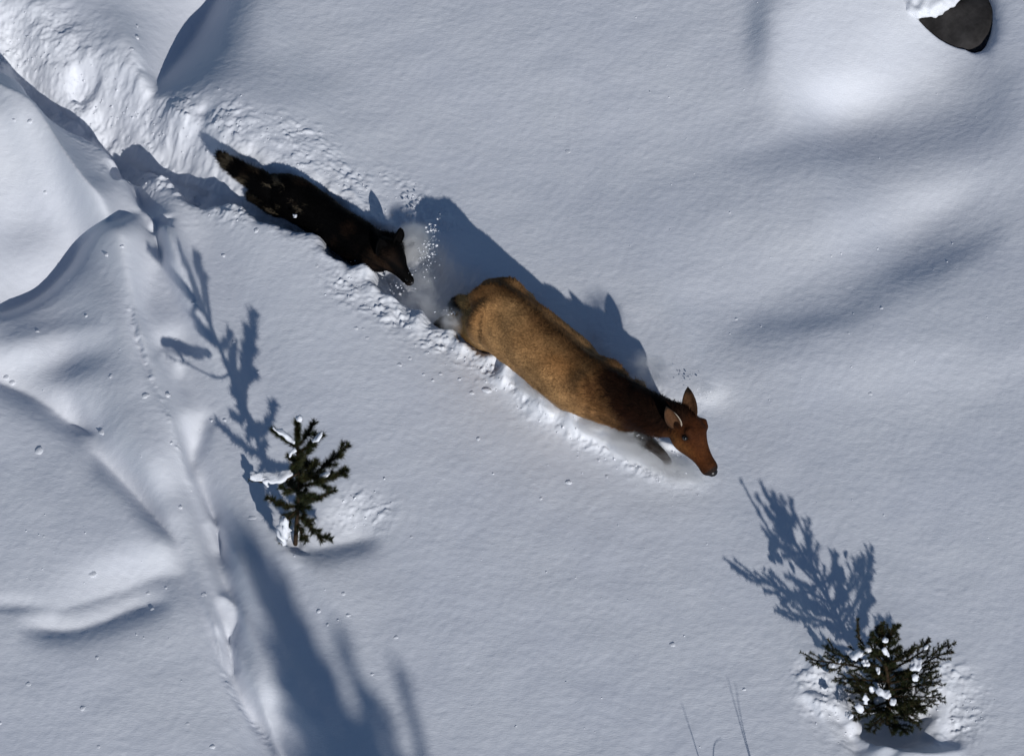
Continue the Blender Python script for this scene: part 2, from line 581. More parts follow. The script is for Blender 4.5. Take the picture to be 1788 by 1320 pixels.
def tri_mesh(name, V, F):
    """fast mesh from arrays, F is n x 3 or n x 4"""
    me = bpy.data.meshes.new(name)
    V = np.asarray(V, np.float32)
    F = np.asarray(F, np.int32)
    k = F.shape[1]
    me.vertices.add(len(V))
    me.vertices.foreach_set('co', V.ravel())
    me.loops.add(F.size)
    me.loops.foreach_set('vertex_index', F.ravel())
    me.polygons.add(len(F))
    me.polygons.foreach_set('loop_start', (np.arange(len(F)) * k).astype(np.int32))
    me.polygons.foreach_set('loop_total', np.full(len(F), k, np.int32))
    me.update(calc_edges=True)
    return me

def unit(v):
    v = np.asarray(v, float)
    return v / (np.linalg.norm(v) + 1e-12)

def loft(stations, up=(0, 0, 1), ring=20):
    """closed tube; station = (centre, half width, half height)"""
    C = np.array([s[0] for s in stations], float)
    n = len(C)
    V, F = [], []
    for i in range(n):
        t = unit(C[min(i + 1, n - 1)] - C[max(i - 1, 0)])
        u = np.asarray(up, float)
        u = unit(u - t * (u @ t))
        sd = np.cross(t, u)
        for k in range(ring):
            a = 2 * math.pi * k / ring
            V.append(C[i] + sd * (stations[i][1] * math.cos(a)) + u * (stations[i][2] * math.sin(a)))
    for i in range(n - 1):
        for k in range(ring):
            a, b = i * ring + k, i * ring + (k + 1) % ring
            F.append((a, b, b + ring, a + ring))
    c0, c1 = len(V), len(V) + 1
    V.append(C[0]); V.append(C[-1])
    for k in range(ring):
        F.append((c0, (k + 1) % ring, k))
        F.append((c1, (n - 1) * ring + k, (n - 1) * ring + (k + 1) % ring))
    return V, F

def refine(stations, n=4):
    """Catmull-Rom between stations"""
    S = [np.concatenate([np.asarray(s[0], float), [s[1], s[2]]]) for s in stations]
    out = []
    for i in range(len(S) - 1):
        p0, p1, p2, p3 = S[max(i - 1, 0)], S[i], S[i + 1], S[min(i + 2, len(S) - 1)]
        for j in range(n):
            t = j / n
            out.append(0.5 * ((2 * p1) + (-p0 + p2) * t + (2 * p0 - 5 * p1 + 4 * p2 - p3) * t * t + (-p0 + 3 * p1 - 3 * p2 + p3) * t ** 3))
    out.append(S[-1])
    return [(o[:3], max(o[3], 0.004), max(o[4], 0.004)) for o in out]

def fuse(name, lofts, voxel, smooth=4):
    """union of closed lofts into one continuous skin"""
    V, F = [], []
    for v, f in lofts:
        k = len(V)
        V += list(v)
        F += [tuple(i + k for i in q) for q in f]
    me = raw_mesh(name + '_raw', V, F)
    o = bpy.data.objects.new(name + '_raw', me)
    col.objects.link(o)
    m = o.modifiers.new('r', 'REMESH')
    m.mode = 'VOXEL'
    m.voxel_size = voxel
    m.adaptivity = 0
    s = o.modifiers.new('s', 'SMOOTH')
    s.factor = 0.5
    s.iterations = smooth
    dg = bpy.context.evaluated_depsgraph_get()
    res = bpy.data.meshes.new_from_object(o.evaluated_get(dg))
    res.name = name
    bpy.data.objects.remove(o)
    bpy.data.meshes.remove(me)
    return res

def mesh_arrays(me):
    v = np.zeros(len(me.vertices) * 3, np.float32)
    me.vertices.foreach_get('co', v)
    n = np.zeros(len(me.vertices) * 3, np.float32)
    me.vertices.foreach_get('normal', n)
    return v.reshape(-1, 3).astype(float), n.reshape(-1, 3).astype(float)

def set_color(me, rgb, name='coat'):
    at_ = me.color_attributes.new(name, 'FLOAT_COLOR', 'POINT')
    c = np.ones((len(rgb), 4), np.float32)
    c[:, :3] = rgb
    at_.data.foreach_set('color', c.ravel())

def set_vec(me, vec, name):
    a = me.attributes.new(name, 'FLOAT_VECTOR', 'POINT')
    a.data.foreach_set('vector', np.asarray(vec, np.float32).ravel())

def coat_material(name, rough=0.75, fur=False, sheen=0.0):
    m, nt, b = nmat(name)
    L = nt.links.new
    a = N(nt, 'Attribute', attribute_name='coat')
    tc = N(nt, 'TexCoord')
    n1 = N(nt, 'TexNoise', Scale=70.0, Detail=3.0, Roughness=0.65)
    L(tc.outputs['Object'], n1.inputs['Vector'])
    mr = N(nt, 'MapRange')
    mr.inputs['From Min'].default_value = 0.3
    mr.inputs['From Max'].default_value = 0.7
    mr.inputs['To Min'].default_value = 0.62
    mr.inputs['To Max'].default_value = 1.25
    L(n1.outputs['Fac'], mr.inputs['Value'])
    mx = N(nt, 'VectorMath', operation='SCALE')
    L(a.outputs['Color'], mx.inputs[0])
    L(mr.outputs['Result'], mx.inputs['Scale'])
    L(mx.outputs['Vector'], b.inputs['Base Color'])
    b.inputs['Roughness'].default_value = rough
    b.inputs['Specular IOR Level'].default_value = 0.06
    if fur:
        an = N(nt, 'Attribute', attribute_name='skin_normal')
        geo = N(nt, 'NewGeometry')
        mxn = N(nt, 'VectorMath', operation='SCALE')
        mxn.inputs['Scale'].default_value = 0.45
        L(geo.outputs['Normal'], mxn.inputs[0])
        ad = N(nt, 'VectorMath', operation='ADD')
        L(an.outputs['Vector'], ad.inputs[0])
        L(mxn.outputs['Vector'], ad.inputs[1])
        nm = N(nt, 'VectorMath', operation='NORMALIZE')
        L(ad.outputs['Vector'], nm.inputs[0])
        L(nm.outputs['Vector'], b.inputs['Normal'])
    else:
        bp = N(nt, 'Bump', Strength=0.6, Distance=0.006)
        L(n1.outputs['Fac'], bp.inputs['Height'])
        L(bp.outputs['Normal'], b.inputs['Normal'])
    return m

def make_fur(name, me, count, length, width, flow, colour_fn, seed, lift=0.35, keep=None):
    """tapered hair blades rooted on the skin; flow(p) gives the lie of the coat"""
    g = np.random.default_rng(seed)
    me.calc_loop_triangles()
    nt = len(me.loop_triangles)
    tv = np.zeros(nt * 3, np.int32)
    me.loop_triangles.foreach_get('vertices', tv)
    tv = tv.reshape(-1, 3)
    V, Nn = mesh_arrays(me)
    A = 0.5 * np.linalg.norm(np.cross(V[tv[:, 1]] - V[tv[:, 0]], V[tv[:, 2]] - V[tv[:, 0]]), axis=1)
    pick = g.choice(nt, count, p=A / A.sum())
    r1, r2 = np.sqrt(g.random(count)), g.random(count)
    wgt = np.stack([1 - r1, r1 * (1 - r2), r1 * r2], 1)
    P = (V[tv[pick]] * wgt[..., None]).sum(1)
    Nm = (Nn[tv[pick]] * wgt[..., None]).sum(1)
    Nm /= np.linalg.norm(Nm, axis=1, keepdims=True)
    if keep is not None:
        k = keep(P, g)
        P, Nm = P[k], Nm[k]
    n = len(P)
    fl, ln = flow(P)
    fl = fl + 0.35 * g.standard_normal((n, 3))
    fl -= Nm * (fl * Nm).sum(1, keepdims=True)
    fl /= np.linalg.norm(fl, axis=1, keepdims=True) + 1e-9
    d = fl + Nm * (lift * (0.6 + 0.8 * g.random((n, 1))))
    d /= np.linalg.norm(d, axis=1, keepdims=True)
    side = np.cross(Nm, d)
    side /= np.linalg.norm(side, axis=1, keepdims=True) + 1e-9
    ll = (length * ln * (0.6 + 0.7 * g.random(n)))[:, None]
    root = P - Nm * 0.004
    tip = root + d * ll - Nm * ll * 0.12
    VV = np.stack([root + side * width, root - side * width, tip], 1).reshape(-1, 3)
    FF = np.arange(3 * n).reshape(-1, 3)
    fm = tri_mesh(name, VV, FF)
    c = colour_fn(P) * (0.55 + 0.9 * g.random((n, 1)))
    set_color(fm, np.repeat(c, 3, 0))
    set_vec(fm, np.repeat(Nm, 3, 0), 'skin_normal')
    return fm

def smoothstep(a, b, x):
    t = np.clip((x - a) / (b - a), 0, 1)
    return t * t * (3 - 2 * t)

def vnoise(P, scale, seed=0):
    """cheap smooth 3-D noise from rotated sines"""
    g = np.random.default_rng(seed)
    o = np.zeros(len(P))
    for i in range(7):
        k = g.standard_normal(3) * scale * (0.6 + 0.9 * g.random())
        o += np.sin(P @ k + g.random() * 6.28)
    return o / 2.6

# ------------------------------------------------------------------ head builder shared by both animals
class HeadFrame:
    def __init__(self, o, f, up=(0, 0, 1), roll=0.0):
        self.o = np.asarray(o, float)
        self.f = unit(f)
        u = np.asarray(up, float)
        self.u = unit(u - self.f * (u @ self.f))
        self.r = np.cross(self.f, self.u)          # the animal's right
        if roll:
            c, s_ = math.cos(R(roll)), math.sin(R(roll))
            self.u, self.r = self.u * c + self.r * s_, self.r * c - self.u * s_
    def __call__(self, f, r, u):
        return self.o + self.f * f + self.r * r + self.u * u

def ear_mesh(name, base, axis, face, length, width, depth, thick=0.006):
    """cupped leaf-shaped ear with real thickness; face = the way the hollow looks"""
    ax_ = unit(axis)
    fc = np.asarray(face, float)
    fc = unit(fc - ax_ * (fc @ ax_))
    sd = np.cross(ax_, fc)
    V, F = [], []
    nu, nv = 9, 7
    for layer in (0, 1):
        for i in range(nu):
            t = i / (nu - 1)
            wv = width * (math.sin(math.pi * min(1, 0.16 + 0.84 * t) ** 0.9) ** 0.75 if t < 1 else 0.0)
            if t == 0: wv = width * 0.55
            for j in range(nv):
                s_ = j / (nv - 1) * 2 - 1
                p = np.asarray(base) + ax_ * (length * t) + sd * (wv * s_) + fc * (depth * (s_ * s_ - 0.6) * math.sin(math.pi * (0.15 + 0.8 * t)))
                V.append(p - fc * thick * layer)
    def q(l, i, j): return l * nu * nv + i * nv + j
    for l in (0, 1):
        for i in range(nu - 1):
            for j in range(nv - 1):
                f = (q(l, i, j), q(l, i, j + 1), q(l, i + 1, j + 1), q(l, i + 1, j))
                F.append(f if l == 0 else f[::-1])
    for i in range(nu - 1):
        F.append((q(0, i, 0), q(0, i + 1, 0), q(1, i + 1, 0), q(1, i, 0)))
        F.append((q(0, i, nv - 1), q(1, i, nv - 1), q(1, i + 1, nv - 1), q(0, i + 1, nv - 1)))
    return raw_mesh(name, V, F)

def ball(name, c, r, squash=(1, 1, 1), seg=12):
    bm = bmesh.new()
    bmesh.ops.create_uvsphere(bm, u_segments=seg, v_segments=seg // 2 + 2, radius=1.0)
    for v in bm.verts:
        v.co = Vector((c[0] + v.co.x * r * squash[0], c[1] + v.co.y * r * squash[1], c[2] + v.co.z * r * squash[2]))
    me = bpy.data.meshes.new(name)
    bm.to_mesh(me)
    bm.free()
    return me

def plain(name, rgb, rough=0.6, spec=0.3, noise=0.0, scale=30):
    m, nt, b = nmat(name)
    b.inputs['Roughness'].default_value = rough
    b.inputs['Specular IOR Level'].default_value = spec
    if noise:
        tc = N(nt, 'TexCoord')
        n1 = N(nt, 'TexNoise', Scale=scale, Detail=4.0, Roughness=0.6)
        nt.links.new(tc.outputs['Object'], n1.inputs['Vector'])
        cr = N(nt, 'ValToRGB')
        cr.color_ramp.elements[0].position = 0.3
        cr.color_ramp.elements[1].position = 0.7
        cr.color_ramp.elements[0].color = tuple(c * (1 - noise) for c in rgb) + (1,)
        cr.color_ramp.elements[1].color = tuple(min(1, c * (1 + noise)) for c in rgb) + (1,)
        nt.links.new(n1.outputs['Fac'], cr.inputs['Fac'])
        nt.links.new(cr.outputs['Color'], b.inputs['Base Color'])
        bp = N(nt, 'Bump', Strength=0.5, Distance=0.01)
        nt.links.new(n1.outputs['Fac'], bp.inputs['Height'])
        nt.links.new(bp.outputs['Normal'], b.inputs['Normal'])
    else:
        b.inputs['Base Color'].default_value = (*rgb, 1)
    return m

MAT_COAT = coat_material('coat')
MAT_FUR = coat_material('fur', 0.7, True)
MAT_EYE = plain('eye', (0.004, 0.003, 0.002), 0.12, 0.6)
MAT_NOSE = plain('nose', (0.006, 0.005, 0.005), 0.35, 0.5)

# ------------------------------------------------------------------ the elk
def build_elk():
    def top(u, v, z, w, h):
        p = at(u, v, z)
        return (p - np.array([0, 0, h]), w, h)
    def cen(u, v, z, w, h):
        return (at(u, v, z), w, h)
    torso = refine([
        top(826, 522, .47, .07, .12), top(836, 506, .575, .165, .22), top(862, 499, .645, .225, .29), top(898, 518, .65, .24, .31),
        top(945, 562, .60, .225, .295), top(990, 598, .575, .240, .305), top(1030, 628, .585, .215, .275),
        top(1068, 656, .605, .165, .24), top(1098, 682, .56, .135, .20), top(1122, 700, .50, .09, .15)], 6)
    rightv0 = unit(np.cross(at(1085, 690, .3) - at(868, 500, .3), [0, 0, 1]))
    HF = HeadFrame(at(1193, 737, .56), (54, -62, -45), roll=-24)
    neck = refine([cen(1048, 680, .36, .17, .24), cen(1085, 699, .42, .145, .205), cen(1118, 714, .47, .13, .178),
                   cen(1150, 727, .52, .128, .16), cen(1180, 734, .55, .112, .135), (HF(.03, 0, -.01), .10, .115)], 4)
    hs = [(-.06, .0, .06, .065), (-.02, .0, .092, .098), (.03, -.008, .112, .122), (.085, -.024, .118, .142), (.135, -.034, .105, .134),
          (.19, -.038, .083, .106), (.25, -.04, .066, .080), (.31, -.044, .060, .066), (.36, -.048, .064, .064), (.392, -.053, .055, .053), (.412, -.056, .025, .023)]
    head = loft(refine([(HF(t, 0, o), w, h) for t, o, w, h in hs], 3), up=HF.u)
    brow = []
    for sgn in (-1, 1):
        brow.append(loft([(HF(.04, sgn * .068, .07), .015, .015), (HF(.075, sgn * .09, .07), .036, .034), (HF(.115, sgn * .084, .056), .034, .03), (HF(.155, sgn * .066, .038), .012, .012)], up=HF.u, ring=12))
    hip_r = [cen(895, 560, .28, .15, .19), cen(864, 577, .15, .15, .18), cen(838, 576, .06, .13, .15), cen(812, 566, .0, .085, .10), cen(788, 562, -.03, .06, .065), cen(768, 570, -.12, .045, .045), cen(762, 590, -.25, .04, .04)]
    hip_l = [cen(880, 525, .28, .13, .18), cen(852, 533, .17, .12, .15), cen(830, 536, .10, .08, .09), cen(812, 528, .05, .05, .055), cen(798, 528, -.06, .04, .04), cen(793, 545, -.22, .04, .04)]
    fore_r = [cen(1065, 700, .22, .11, .17), cen(1074, 728, .12, .085, .10), cen(1104, 752, .10, .062, .066), cen(1136, 776, .165, .043, .043), cen(1160, 797, .145, .034, .034), cen(1168, 812, .0, .032, .032)]
    fore_l = [cen(1095, 690, .18, .10, .16), cen(1105, 712, .02, .085, .1), cen(1135, 735, -.08, .055, .06), cen(1160, 760, -.2, .045, .045)]
    tail = [cen(838, 512, .46, .03, .03), cen(822, 520, .40, .026, .02), cen(816, 534, .32, .012, .012)]
    forms = []
    for sg in (1, -1):
        def off(u, v, z, o): return at(u, v, z) + sg * o * rightv0
        forms.append(loft(refine([(off(1062, 668, .50, .07), .04, .05), (off(1060, 682, .40, .085), .08, .11), (off(1064, 700, .25, .09), .07, .10), (off(1072, 716, .08, .10), .05, .06)], 3)))
        forms.append(loft(refine([(off(905, 545, .46, .09), .04, .05), (off(890, 548, .38, .14), .09, .10), (off(868, 552, .24, .16), .10, .12), (off(852, 560, .10, .13), .07, .09)], 3)))
    lofts = [loft(torso), loft(neck), head] + forms + brow + [loft(refine(x, 3)) for x in (hip_r, hip_l, fore_r, fore_l, tail)]
    me = fuse('body', lofts, 0.011, 5)
    base = at(975, 655, 0)
    base[2] = -0.34
    root = empty('elk', base)
    tag(root, 'tan cow elk with dark neck plunging through deep snow ahead of the wolf', 'elk')
    # body axes for the coat pattern
    hip, chest = at(868, 500, .3), at(1085, 690, .36)
    fwd = unit(chest - hip)
    length = np.linalg.norm(chest - hip)
    rightv = unit(np.cross(fwd, [0, 0, 1]))
    spine = np.array([s[0] + np.array([0, 0, s[2]]) for s in torso])
    neckc = np.array([s[0] + np.array([0, 0, s[2]]) for s in neck])
    midl = np.vstack([spine[:-9], neckc[8:]])
    tan, pale, gold = np.array([.37, .208, .088]), np.array([.47, .30, .15]), np.array([.46, .265, .10])
    dark, neckd, headc, legc = np.array([.055, .026, .010]), np.array([.030, .010, .004]), np.array([.078, .025, .0075]), np.array([.030, .020, .014])
    def colour(P):
        t = ((P - hip) @ fwd) / length
        lat = (P - hip) @ rightv
        dsp = np.min(np.linalg.norm(P[:, None, :] - midl[None, :, :], axis=2), axis=1)
        n1, n2 = vnoise(P, 9, 1), vnoise(P, 28, 2)
        c = np.tile(tan, (len(P), 1))
        def mix(c, k, w): return c * (1 - w[:, None]) + k * w[:, None]
        low = smoothstep(.26, .02, P[:, 2])
        c = mix(c, pale, .5 * low)
        c = mix(c, np.array([.22, .10, .034]), np.clip(.45 + .4 * n1, 0, .85) * smoothstep(.36, .14, dsp))
        c = mix(c, np.array([.27, .125, .045]), .6 * smoothstep(.80, 1.02, t + .06 * n1))
        rump = smoothstep(.12, -.02, t + .06 * n1)
        c = mix(c, gold, rump)
        # darker patch edging the rump, and the dorsal stripe
        edge_ = np.exp(-((t - .13 + .02 * n1) / .055) ** 2) * smoothstep(.32, .10, dsp)
        c = mix(c, np.array([.12, .055, .02]), .85 * edge_)
        stripe = np.exp(-(dsp / (.085 + .03 * n1 + .02 * n2)) ** 2) * smoothstep(.10, .22, t) 
        c = mix(c, dark, np.clip(.95 * stripe, 0, 1))
        nk = smoothstep(.98, 1.20, t + .05 * n1 + .03 * n2 + .10 * smoothstep(.35, .58, P[:, 2]))
        c = mix(c, neckd, nk)
        hf = (P - HF.o) @ HF.f
        axd = np.linalg.norm(P - HF.o - hf[:, None] * HF.f, axis=1)
        hd = smoothstep(-.05, .07, hf) * smoothstep(.22, .17, axd)
        c = mix(c, headc * 0.9, hd)
        topk = hd * smoothstep(.01, .07, (P - HF.o) @ HF.u) * smoothstep(.28, .16, hf)
        c = mix(c, np.array([.040, .013, .005]), .75 * topk)
        mane = nk * (1 - hd) * smoothstep(.22, .08, dsp)
        c = mix(c, np.array([.010, .005, .003]), .85 * mane)
        cheek = hd * smoothstep(.02, -.05, (P - HF.o) @ HF.u) * smoothstep(.3, .12, hf)
        c = mix(c, np.array([.14, .056, .016]), .75 * cheek)
        bridge = hd * np.exp(-(((P - HF.o) @ HF.r) / .035) ** 2) * smoothstep(.0, .05, (P - HF.o) @ HF.u) * smoothstep(.12, .2, hf)
        c = mix(c, np.array([.05, .018, .007]), .6 * bridge)
        c = mix(c, np.array([.045, .018, .008]), .5 * hd * smoothstep(.30, .36, hf))
        c = mix(c, np.array([.02, .014, .012]), smoothstep(.365, .39, hf) * hd)
        for sg in (-1, 1):
            de = np.linalg.norm(P - HF(.10, sg * .112, .028), axis=1)
            c = mix(c, np.array([.008, .004, .003]), np.exp(-(de / .032) ** 2))
        leg = np.clip(smoothstep(.10, .0, P[:, 2]) * (smoothstep(-.02, -.12, t)), 0, 1)
        c = mix(c, legc, leg)
        fleg = smoothstep(.27, .21, P[:, 2]) * smoothstep(1.08, 1.16, t) * (1 - hd)
        c = mix(c, legc, fleg)
        n3 = vnoise(P, 60, 3)
        return c * np.clip(1 + .15 * n2 + .12 * n1 + .12 * n3, .45, 1.7)[:, None]
    def sculpt(m):
        # spine ridge, hip points, hollow flank, shoulder blade, last rib
        V, Nn = mesh_arrays(m)
        t = ((V - hip) @ fwd) / length
        dsp = np.min(np.linalg.norm(V[:, None, :] - midl[None, :, :], axis=2), axis=1)
        def bump(t0, wt, d0, wd): return np.exp(-((t - t0) / wt) ** 2 - ((dsp - d0) / wd) ** 2)
        body = smoothstep(1.25, 1.0, t)
        f = .014 * np.exp(-(dsp / .035) ** 2) - .012 * np.exp(-((dsp - .10) / .045) ** 2)
        f += .030 * bump(.17, .07, .17, .07)
        f -= .040 * bump(.31, .085, .22, .09)
        f += .014 * bump(.50, .12, .26, .14)
        f += .028 * bump(.90, .06, .17, .10) - .026 * bump(.76, .06, .20, .12)
        f += .016 * bump(-.02, .06, .15, .08) - .016 * bump(.07, .04, .24, .10)
        f += .0035 * vnoise(V, 16, 91)
        V = V + Nn * (f * body)[:, None]
        m.vertices.foreach_set('co', V.astype(np.float32).ravel())
        m.update()
    sculpt(me)
    V, Nn = mesh_arrays(me)
    set_color(me, np.clip(colour(V), .002, 1))
    link('body', me, MAT_COAT, root)
    def flow(P):
        t = ((P - hip) @ fwd) / length
        hd = smoothstep(-.02, .08, (P - HF.o) @ HF.f)
        d = -fwd[None] + np.array([0, 0, -.55])[None]
        d = d * (1 - hd[:, None]) + (-HF.f)[None] * hd[:, None]
        d = d + .55 * np.stack([vnoise(P, 26, 61), vnoise(P, 26, 62), vnoise(P, 26, 63)], 1)
        ln = 1.0 + .6 * smoothstep(.85, 1.1, t) * (1 - hd) + .25 * smoothstep(.1, 0, t)
        ln = ln * (1 - .72 * hd)
        return d, ln
    # use a temporary world-space copy for rooting the hair
    wm = fuse('tmp', lofts, 0.012, 5)
    sculpt(wm)
    fm = make_fur('fur', wm, 60000, .042, .0034, flow, lambda P: np.clip(colour(P), .002, 1), 5, .30, keep=lambda P, g: P[:, 2] > -.12)
    bpy.data.meshes.remove(wm)
    fo = link('fur', fm, MAT_FUR, root, smooth=False)
    tag(fo, kind='stuff')
    # ears
    el = ear_mesh('ear', at(1206, 738, .60), (-.06, .94, .27), HF.f * .35 + np.array([-.15, -.75, .2]), .275, .055, .045)
    er = ear_mesh('ear', at(1183, 746, .60), (-.34, -.02, .92), np.array([-.05, -.9, .15]), .245, .052, .045)
    for em, out in ((el, 0), (er, 1)):
        V, _ = mesh_arrays(em)
        c = np.tile(np.array([.10, .042, .018]), (len(V), 1))
        nu, nv = 9, 7
        ii = (np.arange(len(V)) % (nu * nv)) // nv
        jj = np.arange(len(V)) % nv
        inner_ = np.arange(len(V)) < nu * nv
        c[inner_] = np.array([.095, .047, .024])
        c[(jj == 0) | (jj == nv - 1)] = np.array([.05, .028, .018])
        if out: c[(jj == nv - 1) & (ii < 6)] = np.array([.5, .44, .36])
        c[ii >= nu - 2] = np.array([.02, .014, .01])
        set_color(em, c)
        link('ear', em, MAT_COAT, root)
    for sgn in (-1, 1):
        c = HF(.10, sgn * .112, .028)
        link('eye', ball('eye', c, .021), MAT_EYE, root)
    nm = ball('nose', HF(.395, 0, -.046), .040, (1, 1, .8))
    link('nose', nm, MAT_NOSE, root)
    return root

elk = build_elk()

# ------------------------------------------------------------------ the wolf
def build_wolf():
    def cen(u, v, z, w, h):
        return (at(u, v, z), w, h)
    torso = refine([cen(462, 322, .08, .06, .07), cen(484, 331, .08, .115, .13), cen(510, 345, .08, .148, .175), cen(548, 369, .07, .142, .175), cen(585, 395, .06, .135, .17),
                    cen(618, 418, .06, .142, .18), cen(645, 435, .08, .135, .165), cen(666, 442, .11, .11, .135), cen(682, 446, .14, .095, .11)], 4)
    tail = refine([cen(381, 268, .17, .018, .018), cen(391, 278, .16, .04, .04), cen(412, 293, .15, .06, .058), cen(438, 310, .13, .076, .074), cen(468, 328, .10, .10, .10), cen(495, 340, .08, .10, .10)], 4)
    HF = HeadFrame(at(680, 446, .15), (38, -42, -18))
    hs = [(-.09, .0, .08, .08), (-.03, .0, .105, .10), (.03, .0, .104, .098), (.08, -.006, .088, .085), (.125, -.016, .062, .066), (.17, -.022, .048, .053), (.215, -.028, .042, .046), (.25, -.032, .034, .035), (.268, -.034, .015, .015)]
    head = loft(refine([(HF(t, 0, o), w, h) for t, o, w, h in hs], 3), up=HF.u)
    ruff = [loft(refine([(HF(-.16, sg * .06, -.05), .05, .06), (HF(-.08, sg * .095, -.05), .07, .085), (HF(-.01, sg * .10, -.045), .055, .07), (HF(.05, sg * .075, -.04), .03, .04)], 3), up=HF.u, ring=12) for sg in (-1, 1)]
    hind_r = [cen(508, 352, .03, .11, .13), cen(482, 352, .0, .10, .12), cen(460, 346, -.03, .075, .08), cen(442, 342, -.08, .045, .045), cen(434, 352, -.24, .03, .03)]
    hind_l = [cen(515, 330, .02, .10, .12), cen(500, 335, -.08, .07, .08), cen(495, 345, -.25, .035, .035)]
    fore_r = [cen(622, 428, .0, .09, .13), cen(626, 445, -.12, .055, .06), cen(640, 465, -.24, .038, .038), cen(650, 480, -.34, .034, .034)]
    fore_l = [cen(640, 420, .0, .08, .12), cen(655, 435, -.12, .05, .05), cen(675, 455, -.24, .035, .035)]
    lofts = [loft(torso), loft(tail), head] + ruff + [loft(refine(x, 3)) for x in (hind_r, hind_l, fore_r, fore_l)]
    me = fuse('body', lofts, 0.009, 4)
    base = at(560, 395, 0)
    base[2] = -.30
    root = empty('wolf', base)
    tag(root, 'black wolf with brown flecked flanks chasing close behind the elk', 'wolf')
    hip, sh = at(495, 335, .06), at(640, 435, .06)
    fwd = unit(sh - hip)
    length = np.linalg.norm(sh - hip)
    black = np.array([.0014, .0012, .0013])
    def colour(P):
        t = ((P - hip) @ fwd) / length
        n1, n2, n3 = vnoise(P, 12, 11), vnoise(P, 34, 12), vnoise(P, 60, 13)
        c = np.tile(black, (len(P), 1))
        def mix(c, k, w):
            w = np.clip(w, 0, 1)
            return c * (1 - w[:, None]) + k * w[:, None]
        rear = smoothstep(.25, -.15, t) * smoothstep(-.72, -.5, t)
        c = mix(c, np.array([.058, .044, .028]), rear * smoothstep(-.1, .9, n1 * smoothstep(-.35, -.05, t) + .25 * smoothstep(-.05, -.35, t) + .5 * n2 + .9 * smoothstep(.16, .02, P[:, 2]) - .35))
        c = mix(c, np.array([.11, .09, .06]), .8 * rear * smoothstep(1.0, 1.6, n2 + n3 * .6 + .4 * smoothstep(.1, .0, P[:, 2])))
        c = mix(c, np.array([.10, .08, .055]), .7 * smoothstep(1.35, 1.8, n2 + .8 * n3) * smoothstep(.75, .2, t) * smoothstep(-.4, -.1, t))
        c = mix(c, np.array([.030, .016, .010]), .4 * smoothstep(.6, 1.6, n1 + .6 * n2) * smoothstep(-.5, .0, t))
        hd = smoothstep(-.12, -.04, (P - HF.o) @ HF.f)
        cheek = hd * smoothstep(.02, .06, (P - HF.o) @ HF.r) * smoothstep(.14, .05, (P - HF.o) @ HF.f)
        c = mix(c, np.array([.026, .015, .009]), .7 * cheek * smoothstep(-.6, .6, n2))
        return c
    V, _ = mesh_arrays(me)
    set_color(me, np.clip(colour(V), .001, 1))
    link('body', me, MAT_COAT, root)
    def flow(P):
        t = ((P - hip) @ fwd) / length
        hf = (P - HF.o) @ HF.f
        hd = smoothstep(-.06, .06, hf)
        d = -fwd[None] + np.array([0, 0, -.35])[None]
        d = d * (1 - hd[:, None]) + (-HF.f)[None] * hd[:, None]
        d = d + .5 * np.stack([vnoise(P, 30, 71), vnoise(P, 30, 72), vnoise(P, 30, 73)], 1)
        ln = 1.0 + .3 * smoothstep(.7, 1.0, t) + .35 * smoothstep(.0, -.25, t)
        ln = ln * (1 - .75 * smoothstep(.0, .1, hf))
        return d, ln
    wm = fuse('tmp', lofts, 0.013, 4)
    fm = make_fur('fur', wm, 42000, .046, .003, flow, lambda P: np.clip(colour(P), .001, 1), 9, .38, keep=lambda P, g: P[:, 2] > -.16)
    bpy.data.meshes.remove(wm)
    fo = link('fur', fm, MAT_FUR, root, smooth=False)
    tag(fo, kind='stuff')
    for sgn, axd in ((-1, np.array([.30, .40, .85])), (1, np.array([-.10, .2, 1.0]))):
        em = ear_mesh('ear', HF(-.02, sgn * .068, .06), axd, HF.f + np.array([0, 0, .1]), .135, .055, .03, .014)
        V, _ = mesh_arrays(em)
        set_color(em, np.tile(black * 1.2, (len(V), 1)))
        link('ear', em, MAT_COAT, root)
    for sgn in (-1, 1):
        link('eye', ball('eye', HF(.085, sgn * .05, .03), .011), MAT_EYE, root)
    link('nose', ball('nose', HF(.256, 0, -.018), .017), MAT_NOSE, root)
    return root

wolf = build_wolf()

# ------------------------------------------------------------------ young conifers
MAT_BARK = plain('bark', (0.045, 0.028, 0.018), 0.9, 0.1, 0.5, 60)
MAT_NEEDLE, nt_, b_ = nmat('needles')
b_.inputs['Roughness'].default_value = 0.55
b_.inputs['Specular IOR Level'].default_value = 0.2
_a = N(nt_, 'Attribute', attribute_name='coat')
nt_.links.new(_a.outputs['Color'], b_.inputs['Base Color'])
MAT_LOAD = snow_material('snow_load', (1, 1, 1), 1.2)

def tube(pts, r0, r1, ring=6):
    n = len(pts)
    return loft([(p, r0 + (r1 - r0) * i / (n - 1), r0 + (r1 - r0) * i / (n - 1)) for i, p in enumerate(pts)], up=(0.1, 0.2, 1), ring=ring)

def bend(pts, n=5):
    """Catmull-Rom through 3-D points"""
    S = [np.asarray(p, float) for p in pts]
    out = []
    for i in range(len(S) - 1):
        p0, p1, p2, p3 = S[max(i - 1, 0)], S[i], S[i + 1], S[min(i + 2, len(S) - 1)]
        for j in range(n):
            t = j / n
            out.append(0.5 * ((2 * p1) + (-p0 + p2) * t + (2 * p0 - 5 * p1 + 4 * p2 - p3) * t * t + (-p0 + 3 * p1 - 3 * p2 + p3) * t ** 3))
    out.append(S[-1])
    return out

